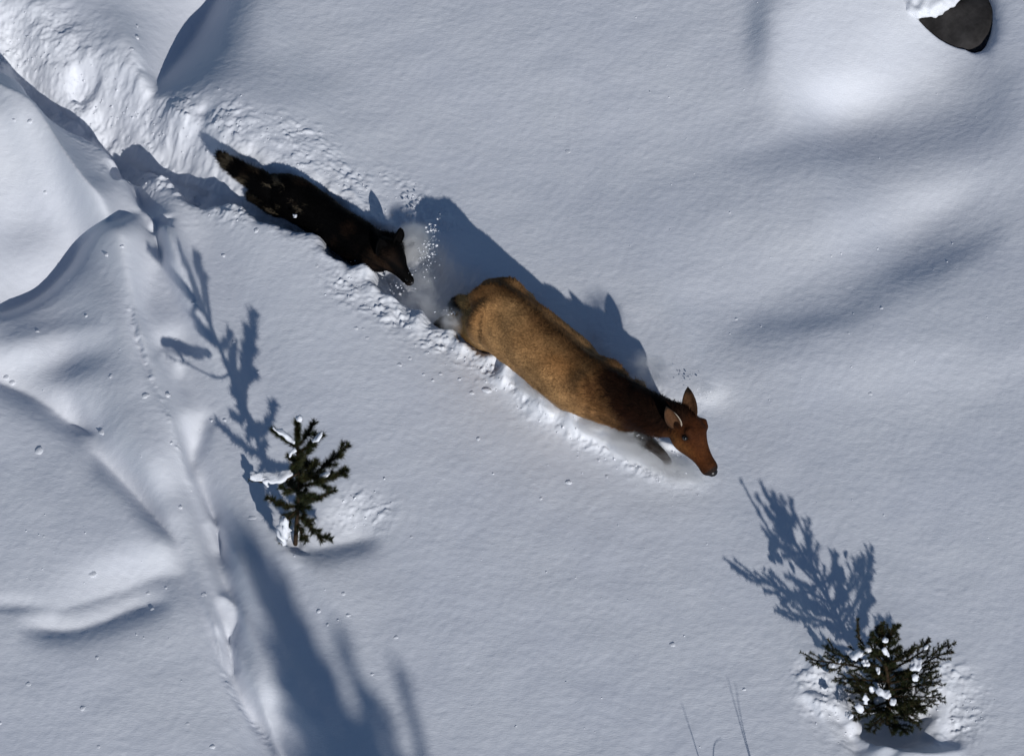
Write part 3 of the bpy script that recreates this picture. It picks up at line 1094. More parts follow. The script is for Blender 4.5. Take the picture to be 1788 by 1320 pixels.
def needle_arrays(paths, per_m, length, g, width=0.0016, fwd=0.75, start=0.0):
    """needles standing off each path all round, pointing towards the tip"""
    VV, CC = [], []
    for path in paths:
        P = np.asarray(path)
        seg = np.linalg.norm(np.diff(P, axis=0), axis=1)
        Lc = np.concatenate([[0], np.cumsum(seg)])
        n = max(6, int(per_m * Lc[-1] * (1 - start)))
        s_ = Lc[-1] * (start + (1 - start) * g.random(n))
        s_[-max(4, n // 10):] = Lc[-1]
        c = np.stack([np.interp(s_, Lc, P[:, k]) for k in range(3)], 1)
        k = np.clip(np.searchsorted(Lc, s_) - 1, 0, len(seg) - 1)
        T = np.diff(P, axis=0)[k] / seg[k][:, None]
        rd = g.standard_normal((n, 3))
        rd -= T * (rd * T).sum(1, keepdims=True)
        rd /= np.linalg.norm(rd, axis=1, keepdims=True)
        d = rd + T * (fwd * (0.5 + g.random((n, 1))))
        d /= np.linalg.norm(d, axis=1, keepdims=True)
        ll = length * (0.6 + 0.6 * g.random((n, 1)))
        sd = np.cross(d, g.standard_normal((n, 3)))
        sd /= np.linalg.norm(sd, axis=1, keepdims=True)
        VV.append(np.stack([c + sd * width, c - sd * width, c + d * ll], 1).reshape(-1, 3))
        base = np.array([0.019, 0.025, 0.008]) if g.random() > .3 else np.array([0.032, 0.034, 0.011])
        col_ = base * (0.5 + g.random((n, 1)))
        brown = g.random(n) < 0.06
        col_[brown] = np.array([0.06, 0.03, 0.012])
        CC.append(np.repeat(col_, 3, 0))
    V = np.concatenate(VV)
    return V, np.concatenate(CC)

def needle_mesh(paths, per_m, length, g, **kw):
    V, C = needle_arrays(paths, per_m, length, g, **kw)
    me = tri_mesh('needles', V, np.arange(len(V)).reshape(-1, 3))
    set_color(me, C)
    return me

def add_branch(root, main, twigs, r, per_m, nl, g, **kw):
    V, F = tube(main, r, 0.0018)
    for t in twigs:
        v, f = tube(t, r * 0.5, 0.0012, 5)
        k = len(V)
        V = V + v
        F = F + [tuple(i + k for i in q) for q in f]
    b = link('branch', raw_mesh('branch', V, F), MAT_BARK, root)
    n = link('needles', needle_mesh([main] + twigs, per_m, nl, g, **kw), MAT_NEEDLE, b, smooth=False)
    tag(n, kind='stuff')
    return b

def lumpy(me, amp, scale, seed):
    V, Nn = mesh_arrays(me)
    d = amp * vnoise(V, scale, seed) + 0.5 * amp * vnoise(V, scale * 2.3, seed + 1)
    V = V + Nn * d[:, None]
    me.vertices.foreach_set('co', V.astype(np.float32).ravel())
    me.update()
    return me

def snow_load(parent, pts, w, h, seed):
    st = bend(pts, 4)
    n = len(st)
    S_ = []
    for i, p in enumerate(st):
        t = i / (n - 1)
        k = max(0.12, math.sin(math.pi * (0.06 + 0.88 * t))) ** 0.5
        S_.append((p, w * k, .72 * h * k))
    V, F = loft(S_, ring=12)
    me = lumpy(raw_mesh('snow_load', V, F), 0.36 * min(w, h), 70, seed)
    return link('snow_load', me, MAT_LOAD, parent)

def plane_point(base):
    """pixel -> world on the upright plane through the base, d metres behind it"""
    def f(u, v, d=0.0):
        dr = np.array([(u - W0 / 2) / FPX, 0, 0]) + (H0 / 2 - v) / FPX * np.array([0, SE, CE]) + np.array([0, CE, -SE])
        t = (base[1] + d - CAM[1]) / dr[1]
        return CAM + t * dr
    return f

def twigs_of(path, n, length, g, spread=0.8, lo=0.25):
    out = []
    P = np.asarray(path)
    for i in range(n):
        t = lo + (0.92 - lo) * (i + 0.5 * g.random()) / max(n, 1)
        x = t * (len(P) - 1)
        k = min(int(x), len(P) - 2)
        c = P[k] + (P[k + 1] - P[k]) * (x - k)
        T = unit(P[k + 1] - P[k])
        sd = unit(np.cross(T, [0, 0, 1]) + 0.25 * g.standard_normal(3)) * (1 if i % 2 else -1)
        d = unit(T * 0.8 + sd * spread + np.array([0, 0, 0.12]))
        l = length * (1.1 - 0.6 * t) * (0.7 + 0.5 * g.random())
        out.append([c, c + d * l * 0.5, c + unit(d + T * 0.3) * l])
    return out

def build_lone_sapling():
    g = np.random.default_rng(21)
    base = on_ground(514, 950)
    base[2] -= 0.02
    root = empty('spruce_sapling', base)
    tag(root, 'thin lopsided spruce sapling with a snow laden branch, left of the elk', 'sapling')
    q = plane_point(base)
    trunk = bend([base - np.array([0, 0, .08]), q(518, 915), q(521, 880), q(522, 835), q(520, 790), q(520, 752)], 5)
    V, F = tube(trunk, 0.017, 0.005, 8)
    tr = link('trunk', raw_mesh('trunk', V, F), MAT_BARK, root)
    nn = link('needles', needle_mesh([trunk[4:]], 2600, .036, g, width=.0017), MAT_NEEDLE, tr, smooth=False)
    tag(nn, kind='stuff')
    spec = [  # path pixels with depth, twigs, twig length
        ([(520, 775, 0), (519, 755, .0), (520, 734, .01)], 3, .07),
        ([(520, 782, 0), (500, 768, -.05), (477, 751, -.10)], 3, .08),
        ([(521, 778, 0), (534, 762, .05), (549, 738, .10)], 3, .07),
        ([(521, 790, 0), (542, 778, -.05), (562, 760, -.09)], 3, .07),
        ([(521, 800, 0), (512, 802, -.06), (505, 796, -.1)], 2, .05),
        ([(521, 805, 0), (530, 798, .08), (540, 785, .15)], 2, .06),
        ([(522, 846, 0), (548, 828, .03), (578, 805, .06), (607, 778, .08)], 7, .11),
        ([(522, 850, 0), (556, 842, -.08), (584, 832, -.13), (603, 820, -.16)], 6, .11),
        ([(522, 840, 0), (540, 834, -.10), (562, 838, -.20)], 4, .09),
        ([(523, 838, 0), (536, 822, .10), (552, 806, .2)], 4, .09),
        ([(522, 872, 0), (552, 870, -.02), (583, 856, -.03)], 3, .06),
        ([(521, 826, 0), (498, 838, -.06), (468, 842, -.12), (436, 838, -.16)], 2, .05),
        ([(521, 850, 0), (505, 856, .03), (490, 850, .06)], 2, .06),
        ([(520, 885, 0), (496, 882, -.02), (468, 870, -.03)], 4, .06),
        ([(520, 902, 0), (536, 912, -.05), (556, 934, -.10), (577, 941, -.12)], 5, .06),
        ([(519, 890, 0), (502, 908, -.06), (494, 930, -.09), (492, 944, -.1)], 4, .06),
        ([(520, 880, 0), (530, 895, -.10), (535, 915, -.16)], 3, .07),
        ([(520, 896, 0), (505, 900, .08), (500, 905, .15)], 3, .06),
        ([(520, 912, 0), (526, 930, -.06), (534, 944, -.1)], 3, .05),
        ([(521, 830, 0), (524, 818, .14), (530, 800, .26)], 5, .10),
        ([(521, 858, 0), (514, 850, .14), (508, 836, .26)], 5, .10),
        ([(521, 862, 0), (530, 866, -.14), (538, 868, -.24)], 4, .09),
        ([(520, 890, 0), (530, 880, .12), (540, 872, .22)], 4, .09),
        ([(521, 805, 0), (516, 812, -.10), (514, 816, -.18)], 3, .07),
    ]
    brs = []
    for path, nt, tl_ in spec:
        main = bend([q(*p) for p in path], 4)
        sparse = path[-1][0] == 436
        brs.append(add_branch(root, main, twigs_of(main, nt, tl_, g), .007, 450 if sparse else 3200, .044 if not sparse else .03, g, width=.0017))
    up = np.array([0, 0, 1])
    def load(i, pts, w, h, seed):
        snow_load(brs[i], [q(*p) for p in pts], w, h, seed)
    load(0, [(517, 733, -.02), (522, 731, -.02), (525, 734, -.02)], .03, .022, 1)
    load(1, [(478, 748, -.12), (490, 754, -.10), (503, 764, -.08), (512, 772, -.06)], .032, .020, 2)
    load(3, [(545, 770, -.10), (555, 764, -.10), (562, 757, -.10)], .028, .016, 3)
    load(4, [(504, 797, -.12), (510, 790, -.11), (516, 783, -.10)], .020, .018, 4)
    load(11, [(438, 831, -.18), (455, 833, -.17), (475, 834, -.15), (494, 831, -.13), (508, 822, -.10)], .050, .026, 5)
    load(11, [(464, 836, -.19), (466, 843, -.2), (467, 849, -.2)], .024, .02, 6)
    load(15, [(498, 905, -.14), (496, 920, -.15), (493, 936, -.16), (496, 949, -.16)], .050, .05, 7)
    load(7, [(556, 832, -.14), (566, 829, -.15), (576, 826, -.15)], .024, .012, 8)
    return root

def build_bushy_sapling():
    g = np.random.default_rng(33)
    base = on_ground(1550, 1262)
    base[2] -= 0.02
    root = empty('spruce_sapling', base)
    tag(root, 'dense bushy spruce sapling dotted with snow lumps in a snow hollow', 'sapling')
    q = plane_point(base)
    trunk = bend([base - np.array([0, 0, .06]), q(1552, 1230), q(1549, 1180), q(1544, 1130), q(1541, 1104)], 5)
    V, F = tube(trunk, 0.022, 0.006, 8)
    tr = link('trunk', raw_mesh('trunk', V, F), MAT_BARK, root)
    nn = link('needles', needle_mesh([trunk[3:]], 1500, .03, g, width=.0028), MAT_NEEDLE, tr, smooth=False)
    tag(nn, kind='stuff')
    spec = [  # hand placed outer branches
        ([(1543, 1130, 0), (1541, 1110, 0), (1540, 1092, .0)], 4, .07),
        ([(1546, 1160, 0), (1512, 1130, .05), (1500, 1112, .06), (1498, 1082, .06)], 3, .06),
        ([(1544, 1130, 0), (1553, 1112, .02), (1559, 1096, .03)], 4, .06),
        ([(1544, 1136, 0), (1530, 1120, -.03), (1524, 1108, -.05)], 3, .06),
        ([(1546, 1170, 0), (1500, 1150, .08), (1460, 1142, .14), (1445, 1128, .16)], 7, .13),
        ([(1547, 1180, 0), (1490, 1162, -.02), (1440, 1155, -.04), (1410, 1150, -.05)], 8, .14),
        ([(1547, 1190, 0), (1500, 1186, -.08), (1460, 1184, -.12)], 7, .13),
        ([(1548, 1175, 0), (1590, 1150, .06), (1612, 1136, .09), (1618, 1130, .1)], 7, .12),
        ([(1548, 1185, 0), (1600, 1164, .0), (1636, 1146, .0), (1660, 1136, .0)], 9, .14),
        ([(1548, 1195, 0), (1600, 1180, -.05), (1632, 1172, -.08)], 8, .14),
        ([(1549, 1205, 0), (1600, 1198, -.08), (1640, 1190, -.10)], 8, .14),
        ([(1550, 1215, 0), (1600, 1216, -.02), (1648, 1218, -.03)], 8, .12),
        ([(1550, 1222, 0), (1590, 1232, -.10), (1625, 1232, -.14)], 7, .12),
        ([(1551, 1230, 0), (1580, 1248, -.10), (1604, 1262, -.14)], 6, .10),
        ([(1550, 1225, 0), (1520, 1236, -.14), (1492, 1252, -.2)], 5, .08),
        ([(1550, 1235, 0), (1548, 1258, -.16), (1560, 1270, -.2)], 5, .10),
        ([(1550, 1240, 0), (1530, 1262, -.12), (1520, 1268, -.14)], 5, .09),
    ]
    brs = []
    for path, nt, tl_ in spec:
        main = bend([q(*p) for p in path], 4)
        tw = twigs_of(main, nt, tl_, g)
        tw2 = [t for k in tw[::2] for t in twigs_of(bend(k, 3), 2, tl_ * .45, g)]
        brs.append(add_branch(root, main, tw + tw2, .007, 1700, .025, g, width=.0016))
    # inner branches filling the crown all round
    T = np.asarray(trunk)
    for i in range(34):
        t = 0.16 + 0.76 * i / 34
        c = T[int(t * (len(T) - 1))]
        az = i * 2.399 + 0.3 * g.random()
        l = (0.36 - 0.27 * t) * (0.65 + 0.6 * g.random())
        d = np.array([math.cos(az), math.sin(az), 0.25 + 0.5 * t])
        main = bend([c, c + unit(d) * l * .5 - np.array([0, 0, .02]), c + unit(d) * l + np.array([0, 0, .02])], 4)
        tw = twigs_of(main, 6, l * .5, g)
        brs.append(add_branch(root, main, tw, .006, 2100, .027, g, width=.0017))
    def load(i, pts, w, h, seed):
        snow_load(brs[i], [q(*p) for p in pts], w, h, seed)
    load(4, [(1484, 1146, -.06), (1496, 1143, -.06), (1508, 1136, -.05), (1520, 1132, -.04)], .045, .034, 21)
    load(4, [(1506, 1154, -.14), (1512, 1157, -.14), (1517, 1155, -.14)], .03, .026, 22)
    load(2, [(1541, 1116, -.07), (1546, 1118, -.07), (1550, 1117, -.07)], .022, .014, 23)
    load(2, [(1543, 1132, -.10), (1547, 1138, -.11), (1551, 1143, -.11)], .022, .018, 24)
    load(9, [(1593, 1182, -.16), (1598, 1184, -.16), (1603, 1184, -.16)], .028, .026, 25)
    load(8, [(1590, 1160, -.08), (1600, 1160, -.08), (1610, 1158, -.08)], .045, .03, 26)
    load(6, [(1531, 1170, -.18), (1534, 1171, -.18), (1537, 1170, -.18)], .022, .02, 27)
    load(12, [(1534, 1205, -.3), (1545, 1212, -.3), (1554, 1212, -.3)], .034, .03, 28)
    load(12, [(1556, 1224, -.3), (1560, 1225, -.3), (1564, 1224, -.3)], .025, .022, 29)
    load(14, [(1506, 1216, -.26), (1511, 1220, -.27), (1514, 1226, -.27)], .028, .028, 30)
    load(14, [(1494, 1231, -.25), (1502, 1234, -.26), (1505, 1243, -.26)], .030, .026, 31)
    load(14, [(1478, 1246, -.24), (1483, 1248, -.24), (1488, 1247, -.24)], .032, .03, 32)
    load(11, [(1520, 1199, -.26), (1523, 1203, -.26), (1523, 1207, -.26)], .018, .024, 33)
    load(7, [(1612, 1133, .03), (1618, 1129, .03), (1622, 1128, .03)], .015, .012, 34)
    load(5, [(1452, 1160, -.08), (1458, 1162, -.08)], .016, .012, 35)
    load(5, [(1464, 1155, -.08), (1469, 1153, -.08)], .016, .012, 36)
    return root

def build_tall_spruce():
    """stands below the frame; its long soft shadow lies across the lower left"""
    g = np.random.default_rng(5)
    H_ = 6.2
    tip = on_ground(420, 915)
    b = np.array([tip[0] - SDIR[0] * COT * H_, tip[1] - SDIR[1] * COT * H_, -0.05])
    root = empty('spruce_tree', b)
    tag(root, 'tall spruce below the frame casting the long soft shadow at lower left', 'tree')
    trunk = [b + np.array([0.01 * math.sin(k), 0.01 * math.cos(k * 1.3), H_ * k / 10]) for k in range(11)]
    V, F = tube(trunk, .05, .006, 8)
    link('trunk', raw_mesh('trunk', V, F), MAT_BARK, root)
    paths = []
    for i in range(120):
        t = 0.42 + 0.575 * (i / 120) ** 0.8
        z = H_ * t
        az = i * 2.399 + 0.4 * g.random()
        l = (0.07 + 1.25 * (1 - t) ** 0.9) * (0.4 + 1.0 * g.random() ** 1.5)
        c = b + np.array([0, 0, z])
        d = np.array([math.cos(az), math.sin(az), 0])
        main = bend([c, c + d * l * .55 + np.array([0, 0, -.02]), c + d * l + np.array([0, 0, .10 + .08 * g.random()])], 4)
        paths.append(main)
        paths += twigs_of(main, 7, l * .45, g)
    for px in ((584, 1086), (690, 1160), (640, 1235), (486, 1010), (545, 1120), (660, 1215), (560, 1180)):
        g0 = on_ground(*px)
        best = min((np.hypot(*(g0[:2] - SDIR * COT * h - b[:2])), h) for h in np.linspace(3.5, 6.1, 60))
        tipb = g0 + np.array([-SDIR[0] * COT, -SDIR[1] * COT, 1]) * best[1] - np.array([0, 0, g0[2]])
        st_ = b + np.array([0, 0, tipb[2] - .42])
        mid = np.array([st_[0] + .75 * (tipb[0] - st_[0]), st_[1] + .75 * (tipb[1] - st_[1]), st_[2] + .06])
        main = bend([st_, mid, tipb], 6)
        paths.append(main)
        paths += twigs_of(main, 8, .18, g)
    V, C = needle_arrays(paths, 900, .05, g, width=.006)
    me = tri_mesh('crown', V, np.arange(len(V)).reshape(-1, 3))
    set_color(me, C)
    tag(link('crown', me, MAT_NEEDLE, root, smooth=False), kind='stuff')
    return root

build_lone_sapling()
build_bushy_sapling()
build_tall_spruce()

# ------------------------------------------------------------------ boulder under a snow lip
def build_rock():
    base = on_relief(1676, 20)
    def blob_mesh(name, c, rad, rotz, amp, sc, seed, sub=4):
        bm = bmesh.new()
        bmesh.ops.create_icosphere(bm, subdivisions=sub, radius=1.0)
        me = bpy.data.meshes.new(name)
        bm.to_mesh(me); bm.free()
        V, _ = mesh_arrays(me)
        c_, s_ = math.cos(R(rotz)), math.sin(R(rotz))
        V = (V * np.array(rad)) @ np.array([[c_, -s_, 0], [s_, c_, 0], [0, 0, 1]]).T + c
        me.vertices.foreach_set('co', V.astype(np.float32).ravel())
        me.update()
        return lumpy(me, amp, sc, seed)
    me = blob_mesh('boulder', np.array([base[0] + .01, base[1] + .03, base[2] - .17]), (.36, .36, .17), 0, .016, 6, 3)
    o = link('boulder', me, plain('dark_stone', (.042, .039, .038), .95, .1, .55, 6), None, True, (base[0], base[1], base[2] - .3))
    tag(o, 'dark grey boulder showing under a snow lip at the upper right', 'boulder')
    q = on_relief(1626, -6)
    me = blob_mesh('snow_lip', np.array([q[0], q[1], q[2] + .015]), (.28, .19, .10), 36, .012, 22, 9, 5)
    lip = link('snow_lip', me, MAT_LOAD, None, True, tuple(q))
    tag(lip, 'white snow lip with a ragged edge bulging over the boulder', 'snow lip')

build_rock()

# ------------------------------------------------------------------ dry stalks below the frame, seen by their thin shadows
MAT_STALK = plain('dry_stalk', (.12, .09, .05), .8, .1, .3, 50)
for foot, tip_px, bend_px, lab in (
        ((1312, 1352), (1270, 1182), (1292, 1262), 'thin dry stalk casting the longest thin shadow at the bottom edge'),
        ((1316, 1362), (1284, 1192), (1297, 1268), 'thin dry stalk whose shadow runs just beside the longest one'),
        ((1226, 1356), (1190, 1226), (1208, 1282), 'thin dry stalk casting a faint shadow left of the longest one'),
        ((1236, 1366), (1260, 1288), (1246, 1306), 'short bent dry stalk casting a stubby shadow at the bottom edge')):
    f0 = on_ground(foot[0], 1318)
    f0 = np.array([at(foot[0], foot[1], f0[2])[0], at(foot[0], foot[1], f0[2])[1], f0[2]])
    f0[2] = ground_z(f0[0], f0[1])
    def caster(px, h):
        g0 = on_ground(*px)
        return g0 - np.array([SDIR[0], SDIR[1], 0]) * COT * h + np.array([0, 0, h])
    hh = 0.95 if tip_px[1] < 1280 else 0.7
    pts = bend([f0 - np.array([0, 0, .05]), caster(bend_px, hh * .52), caster(tip_px, hh)], 6)
    V, F = tube(pts, .0032, .0016, 6)
    st = link('dry_stalk', raw_mesh('dry_stalk', V, F), MAT_STALK, None, True, tuple(f0))
    tag(st, lab, 'stalk', 'dry stalks below the frame')

# ------------------------------------------------------------------ lumps of snow lying about
MAT_LUMP = snow_material('snow_lump', (1, 1, 1), 1.0)
for m_ in (MAT_LUMP, MAT_LOAD):
    bb = m_.node_tree.nodes['Principled BSDF']
    bb.inputs['Subsurface Weight'].default_value = 0.0 if m_ is MAT_LUMP else 0.6
    bb.inputs['Subsurface Radius'].default_value = (1, 1, 1)
    bb.inputs['Subsurface Scale'].default_value = 0.008
lump_meshes = []
for k in range(5):
    bm = bmesh.new()
    bmesh.ops.create_icosphere(bm, subdivisions=2, radius=1.0)
    me = bpy.data.meshes.new('snow_lump')
    bm.to_mesh(me); bm.free()
    lumpy(me, .22, 2.2, 40 + 3 * k)
    me.materials.append(MAT_LUMP)
    me.polygons.foreach_set('use_smooth', np.ones(len(me.polygons), bool))
    lump_meshes.append(me)
LUMPS = [  # u, v, width px, label, group
    (255, 691, 17, 'wide low snow lump left of the old trail facing the sapling shadow', None),
    (180, 752, 18, 'double snow lump on the drift slope far left', None),
    (70, 786, 15, 'tall narrow snow lump standing alone at the far left', None),
    (160, 1000, 15, 'largest snow lump above the curved drift at lower left', None),
    (449, 402, 14, 'round snow lump just below the rear of the wolf', None),
    (345, 356, 15, 'flat snow lump on the near rim below the wolf tail', None),
    (835, 766, 12, 'lone snow lump between the elk and the thin sapling', None),
    (994, 842, 13, 'lone snow lump below the chest of the elk', None),
    (1175, 1125, 11, 'lone snow lump on the open snow above the stalk shadows', None),
    (850, 681, 19, 'elongated snow lump at the foot of the spoil below the elk belly', None),
    (440, 903, 17, 'flat snow slab left of the thin sapling base', None),
    (990, 265, 13, 'small patch of crumbled snow on open snow above the elk', None),
]
ZONES = [
    ('small snow lump on the lower left snow', 'lumps at lower left', [(170, 1148, 9), (50, 1194, 10), (145, 1236, 11), (171, 1303, 10), (372, 1303, 12), (378, 1312, 6), (355, 1038, 13), (260, 1034, 10), (267, 1063, 8), (335, 1170, 7), (212, 1254, 6), (327, 1262, 8), (92, 1008, 7), (70, 970, 7), (76, 936, 8), (285, 953, 6), (1, 1262, 8), (290, 1026, 8)]),
    ('small snow lump on the drifts at the left edge', 'lumps on the left drifts', [(12, 657, 12), (23, 667, 12), (195, 656, 11), (305, 592, 9), (64, 579, 9), (152, 551, 8), (109, 605, 6), (20, 834, 6), (188, 444, 9), (213, 430, 9), (211, 552, 7), (154, 514, 7), (68, 708, 6), (297, 773, 9), (315, 885, 10), (393, 733, 9), (370, 734, 8), (237, 823, 7), (290, 690, 13), (272, 715, 6)]),
    ('small snow lump on the bright hump at upper left', 'lumps on the bright hump', [(25, 209, 9), (53, 211, 11), (79, 335, 10), (12, 348, 7), (205, 359, 7)]),
    ('small snow lump above the trench at upper left', 'lumps above the trench', [(238, 46, 8), (238, 66, 11), (212, 88, 7), (229, 86, 9), (265, 103, 6), (183, 66, 6), (141, 73, 6)]),
    ('small snow lump scattered below the wolf trench', 'lumps below the wolf', [(391, 446, 12), (340, 528, 10), (483, 445, 6), (488, 452, 7), (552, 464, 10), (520, 480, 6), (505, 484, 7), (407, 597, 9), (434, 610, 6), (450, 649, 9), (573, 540, 7)]),
    ('small snow lump scattered below the elk spoil', 'lumps below the elk', [(698, 637, 9), (740, 654, 8), (756, 664, 8), (769, 653, 8), (716, 626, 8), (735, 626, 7), (667, 644, 7), (686, 643, 7), (802, 662, 9), (824, 686, 10), (655, 590, 7), (640, 590, 9), (622, 573, 8), (633, 574, 8), (618, 590, 7), (945, 870, 8), (1060, 832, 8), (890, 845, 5), (915, 910, 5)]),
    ('small snow lump on the snow right of the thin sapling', 'lumps right of the thin sapling', [(608, 1074, 10), (558, 1066, 10), (599, 1036, 9), (573, 1090, 8), (690, 934, 7), (718, 937, 8), (698, 986, 7), (797, 958, 6), (650, 1177, 9), (678, 1108, 6), (571, 1172, 7), (692, 1112, 10)]),
    ('small snow lump on the open snow at right', 'lumps on the open snow at right', [(1540, 538, 9), (1286, 557, 8), (1460, 525, 7), (1565, 500, 6), (1520, 687, 8), (1552, 692, 7), (1634, 712, 7), (1674, 709, 6), (1610, 582, 7), (1260, 506, 6), (1268, 508, 6), (1060, 393, 7), (1370, 320, 6), (1300, 1203, 8), (1380, 1000, 5), (1640, 1200, 10), (1656, 440, 5), (1204, 290, 7)]),
]
g = np.random.default_rng(77)
def put_lump(u, v, w, label, group):
    p = on_ground(u, v)
    o = bpy.data.objects.new('snow_lump', lump_meshes[int(g.integers(5))])
    r = 0.5 * w / PXM
    tall = 1.5 if 'tall' in label else 1.0
    o.scale = (r * (0.8 + .3 * g.random()), r * (0.65 + .3 * g.random()) * tall, r * (0.36 + .14 * g.random()) * tall)
    if 'flat' in label or 'elongated' in label:
        o.scale = (r * 1.2, r * .6, r * .4)
    o.rotation_euler = (0, 0, g.random() * .8 - .4)
    o.location = (p[0], p[1], p[2] - o.scale[2] * .42)
    col.objects.link(o)
    tag(o, label, 'snow lump', group or 'single snow lumps')
for u, v, w, lab, grp in LUMPS:
    put_lump(u, v, w, lab, grp)
ORD = ['leftmost', 'second from the left', 'third from the left', 'fourth from the left', 'fifth from the left', 'sixth from the left', 'seventh from the left', 'eighth from the left', 'ninth from the left', 'tenth from the left', 'eleventh from the left', 'twelfth from the left', 'thirteenth from the left', 'fourteenth from the left', 'fifteenth from the left']
for lab, grp, pts in ZONES:
    pts = sorted([q for q in pts if q[2] >= 8])
    for k, (u, v, w) in enumerate(pts):
        put_lump(u, v, w, lab + ', ' + (ORD[k] if k < len(pts) - 1 else 'rightmost'), grp)

# crumbs too small to count: churned edges and stray grains
def crumbs(name, label, seeds, seed, size):
    gg = np.random.default_rng(seed)
    tet = np.array([[1, 0, -.5], [-.6, .8, -.5], [-.6, -.8, -.5], [.1, 0, .8], [.3, .5, .3]])
    tf = np.array([[0, 1, 4], [1, 3, 4], [3, 0, 4], [0, 2, 1], [1, 2, 3], [2, 0, 3]])
    V, F = [], []
    for (pts, w, n) in seeds:
        L = smooth_line(pts, 2) if len(pts) > 1 else pts
        for _ in range(n):
            a = L[int(gg.integers(len(L)))]
            u, v = a[0] + gg.standard_normal() * w, a[1] + gg.standard_normal() * w * .7
            p = on_ground(u, v)
            r = size * (0.35 + gg.random() ** 3 * 1.3)
            an = gg.random() * 6.28
            c_, s_ = math.cos(an), math.sin(an)
            M = np.array([[c_, -s_, 0], [s_, c_, 0], [0, 0, 1]])
            q = (tet + .25 * gg.standard_normal((5, 3))) * np.array([1, .8, .6]) @ M.T * r + p + np.array([0, 0, r * .12])
            F.append(tf + 5 * len(V))
            V.append(q)
    me = tri_mesh(name, np.concatenate(V), np.concatenate(F))
    o = link(name, me, MAT_LUMP, None, True, tuple(on_ground(*seeds[0][0][0])))
    tag(o, label, None, None, 'stuff')

crumbs('snow_crumbs', 'loose snow crumbs thrown along the ploughed trench and its rims', [
    ([(600, 500), (680, 555), (770, 610), (860, 655), (930, 710), (1010, 762), (1090, 790)], 20, 260),
    ([(380, 205), (470, 240), (560, 290), (660, 340), (750, 390)], 28, 240),
    ([(10, 60), (110, 120), (220, 200), (320, 250)], 30, 420),
    ([(260, 318), (340, 338), (430, 372)], 14, 80),
    ([(620, 895), (650, 880)], 30, 70), ([(1440, 1210), (1480, 1260)], 22, 70), ([(1650, 1210), (1690, 1250)], 26, 80),
    ([(1110, 790), (1180, 815)], 34, 70)], 8, .009)
crumbs('snow_grains', 'stray glinting snow grains scattered over the smooth snow', [
    ([(300, 700), (300, 1200), (150, 500), (100, 1000)], 160, 170),
    ([(900, 900), (1100, 1150), (800, 1200), (1300, 900)], 220, 150),
    ([(1000, 200), (1300, 350), (1500, 550), (1600, 300), (1650, 800)], 220, 170)], 9, .0065)

# ------------------------------------------------------------------ powder in the air
def powder_material(dens, seed, scale):
    m = bpy.data.materials.new('snow_powder')
    m.use_nodes = True
    nt = m.node_tree
    nt.nodes.remove(nt.nodes['Principled BSDF'])
    out_ = nt.nodes['Material Output']
    pv = N(nt, 'VolumePrincipled')
    pv.inputs['Color'].default_value = (.97, .97, .97, 1)
    pv.inputs['Anisotropy'].default_value = 0.2
    L = nt.links.new
    tc = N(nt, 'TexCoord')
    ln = N(nt, 'VectorMath', operation='LENGTH')
    L(tc.outputs['Object'], ln.inputs[0])
    fall = N(nt, 'MapRange', interpolation_type='SMOOTHSTEP')
    fall.inputs['From Min'].default_value = 1.0
    fall.inputs['From Max'].default_value = 0.1
    L(ln.outputs['Value'], fall.inputs['Value'])
    mp = N(nt, 'Mapping')
    mp.inputs['Location'].default_value = (seed * 3.1, seed * 1.7, 0)
    L(tc.outputs['Object'], mp.inputs['Vector'])
    ns = N(nt, 'TexNoise', Scale=scale, Detail=3.0, Roughness=0.55)
    L(mp.outputs['Vector'], ns.inputs['Vector'])
    mr = N(nt, 'MapRange')
    mr.inputs['From Min'].default_value = 0.38
    mr.inputs['From Max'].default_value = 0.68
    L(ns.outputs['Fac'], mr.inputs['Value'])
    mu = N(nt, 'Math', operation='MULTIPLY')
    L(fall.outputs['Result'], mu.inputs[0])
    L(mr.outputs['Result'], mu.inputs[1])
    mu2 = N(nt, 'Math', operation='MULTIPLY')
    mu2.inputs[1].default_value = dens
    L(mu.outputs['Value'], mu2.inputs[0])
    L(mu2.outputs['Value'], pv.inputs['Density'])
    L(pv.outputs['Volume'], out_.inputs['Volume'])
    return m

def powder(u, v, z, rx, ry, rz, rot, dens, seed, label, scale=2.2):
    bm = bmesh.new()
    bmesh.ops.create_icosphere(bm, subdivisions=3, radius=1.0)
    me = bpy.data.meshes.new('snow_powder')
    bm.to_mesh(me); bm.free()
    me.materials.append(powder_material(dens, seed, scale))
    o = bpy.data.objects.new('snow_powder', me)
    o.location = at(u, v, z)
    o.scale = (rx, ry, rz)
    o.rotation_euler = (0, 0, R(rot))
    col.objects.link(o)
    tag(o, label, None, None, 'stuff')

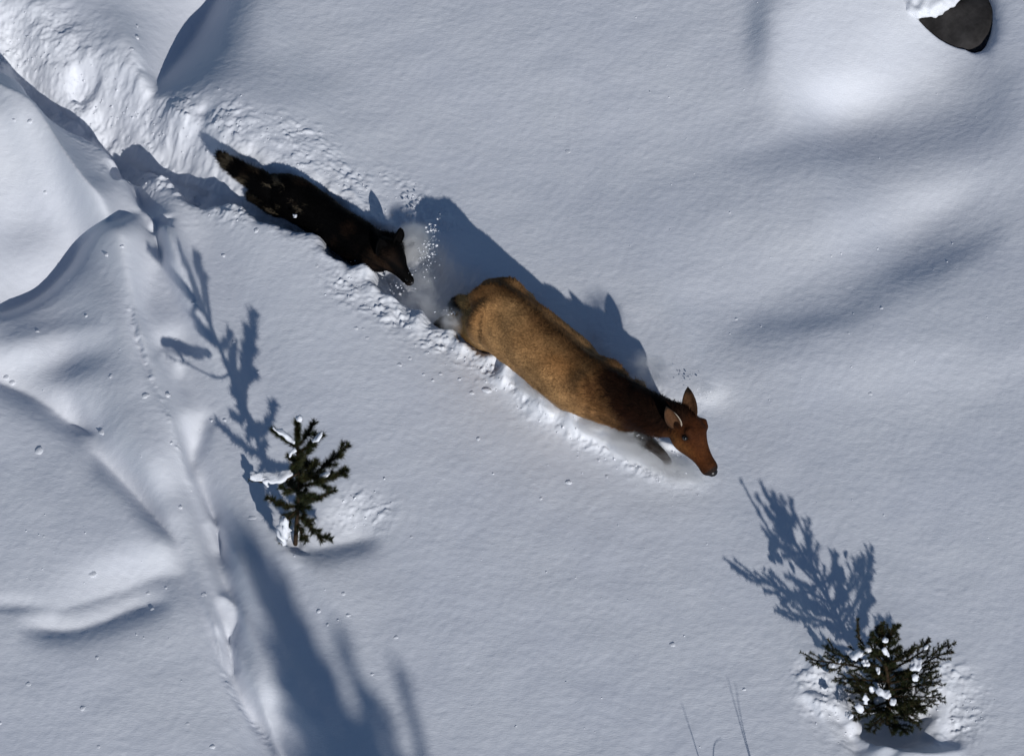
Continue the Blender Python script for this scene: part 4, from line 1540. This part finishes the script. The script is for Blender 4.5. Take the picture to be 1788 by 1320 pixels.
powder(720, 426, .08, .18, .24, .13, -20, 110, 1, 'white powder snow flying in front of the wolf head')
powder(742, 496, -.02, .15, .17, .12, -10, 34, 10, 'thinner powder between the wolf muzzle and the elk rump')
powder(745, 535, -.02, .28, .20, .16, -40, 18, 2, 'grey powder drifting in the trench behind the elk hind legs')
powder(792, 562, .08, .15, .12, .12, -40, 26, 3, 'thin powder over the elk hind leg')
powder(1112, 782, .12, .36, .15, .12, -30, 80, 4, 'white powder burst below the elk neck and chest')
powder(1185, 822, .05, .32, .16, .08, -25, 60, 7, 'low powder spreading under the elk muzzle')
powder(945, 692, .14, .38, .09, .08, -42, 60, 5, 'thin powder along the elk belly')
powder(1040, 750, .14, .22, .09, .09, -30, 70, 11, 'bright powder heaped against the elk shoulder')
powder(1240, 690, .05, .15, .11, .06, 0, 9, 6, 'faint powder beside the elk ear')
powder(1140, 645, .40, .24, .16, .14, -30, 15, 9, 'faint powder drifting beside the elk neck')

def spray(clusters, seed):
    """airborne snow clots, joined: too many and too small to pick apart"""
    gg = np.random.default_rng(seed)
    bm = bmesh.new()
    bmesh.ops.create_icosphere(bm, subdivisions=1, radius=1.0)
    B = np.array([v.co[:] for v in bm.verts]); FB = np.array([[v.index for v in f.verts] for f in bm.faces])
    bm.free()
    V, F, k = [], [], 0
    for (u, v, z, su, sv, sz, n, size) in clusters:
        for _ in range(2 * n):
            p = at(u + gg.standard_normal() * su, v + gg.standard_normal() * sv, z + gg.standard_normal() * sz)
            r = size * (.2 + .8 * gg.random() ** 3.5)
            q = B * (1 + .3 * gg.standard_normal((len(B), 1))) * np.array([1.2, .9, .8]) * r + p
            V.append(q); F.append(FB + k); k += len(B)
    me = tri_mesh('snow_spray', np.concatenate(V), np.concatenate(F))
    o = link('snow_spray', me, MAT_LUMP, None, True, tuple(at(clusters[0][0], clusters[0][1], 0)))
    tag(o, 'airborne snow clots kicked up around the two animals', None, None, 'stuff')
spray([(756, 410, .22, 6, 14, .03, 26, .012), (748, 440, .2, 10, 12, .04, 40, .009), (735, 465, .15, 12, 18, .05, 50, .006), (680, 512, .0, 10, 6, .03, 14, .014),
       (705, 500, .02, 14, 8, .03, 30, .008), (780, 546, .1, 9, 4, .02, 16, .009), (1122, 766, .14, 9, 8, .03, 34, .011), (1140, 788, .1, 12, 8, .03, 24, .008),
       (1150, 800, .08, 30, 12, .03, 50, .006), (1226, 688, .16, 9, 9, .03, 26, .006), (640, 470, .08, 20, 14, .02, 30, .006), (515, 378, .2, 3, 2, .01, 2, .012)], 3)
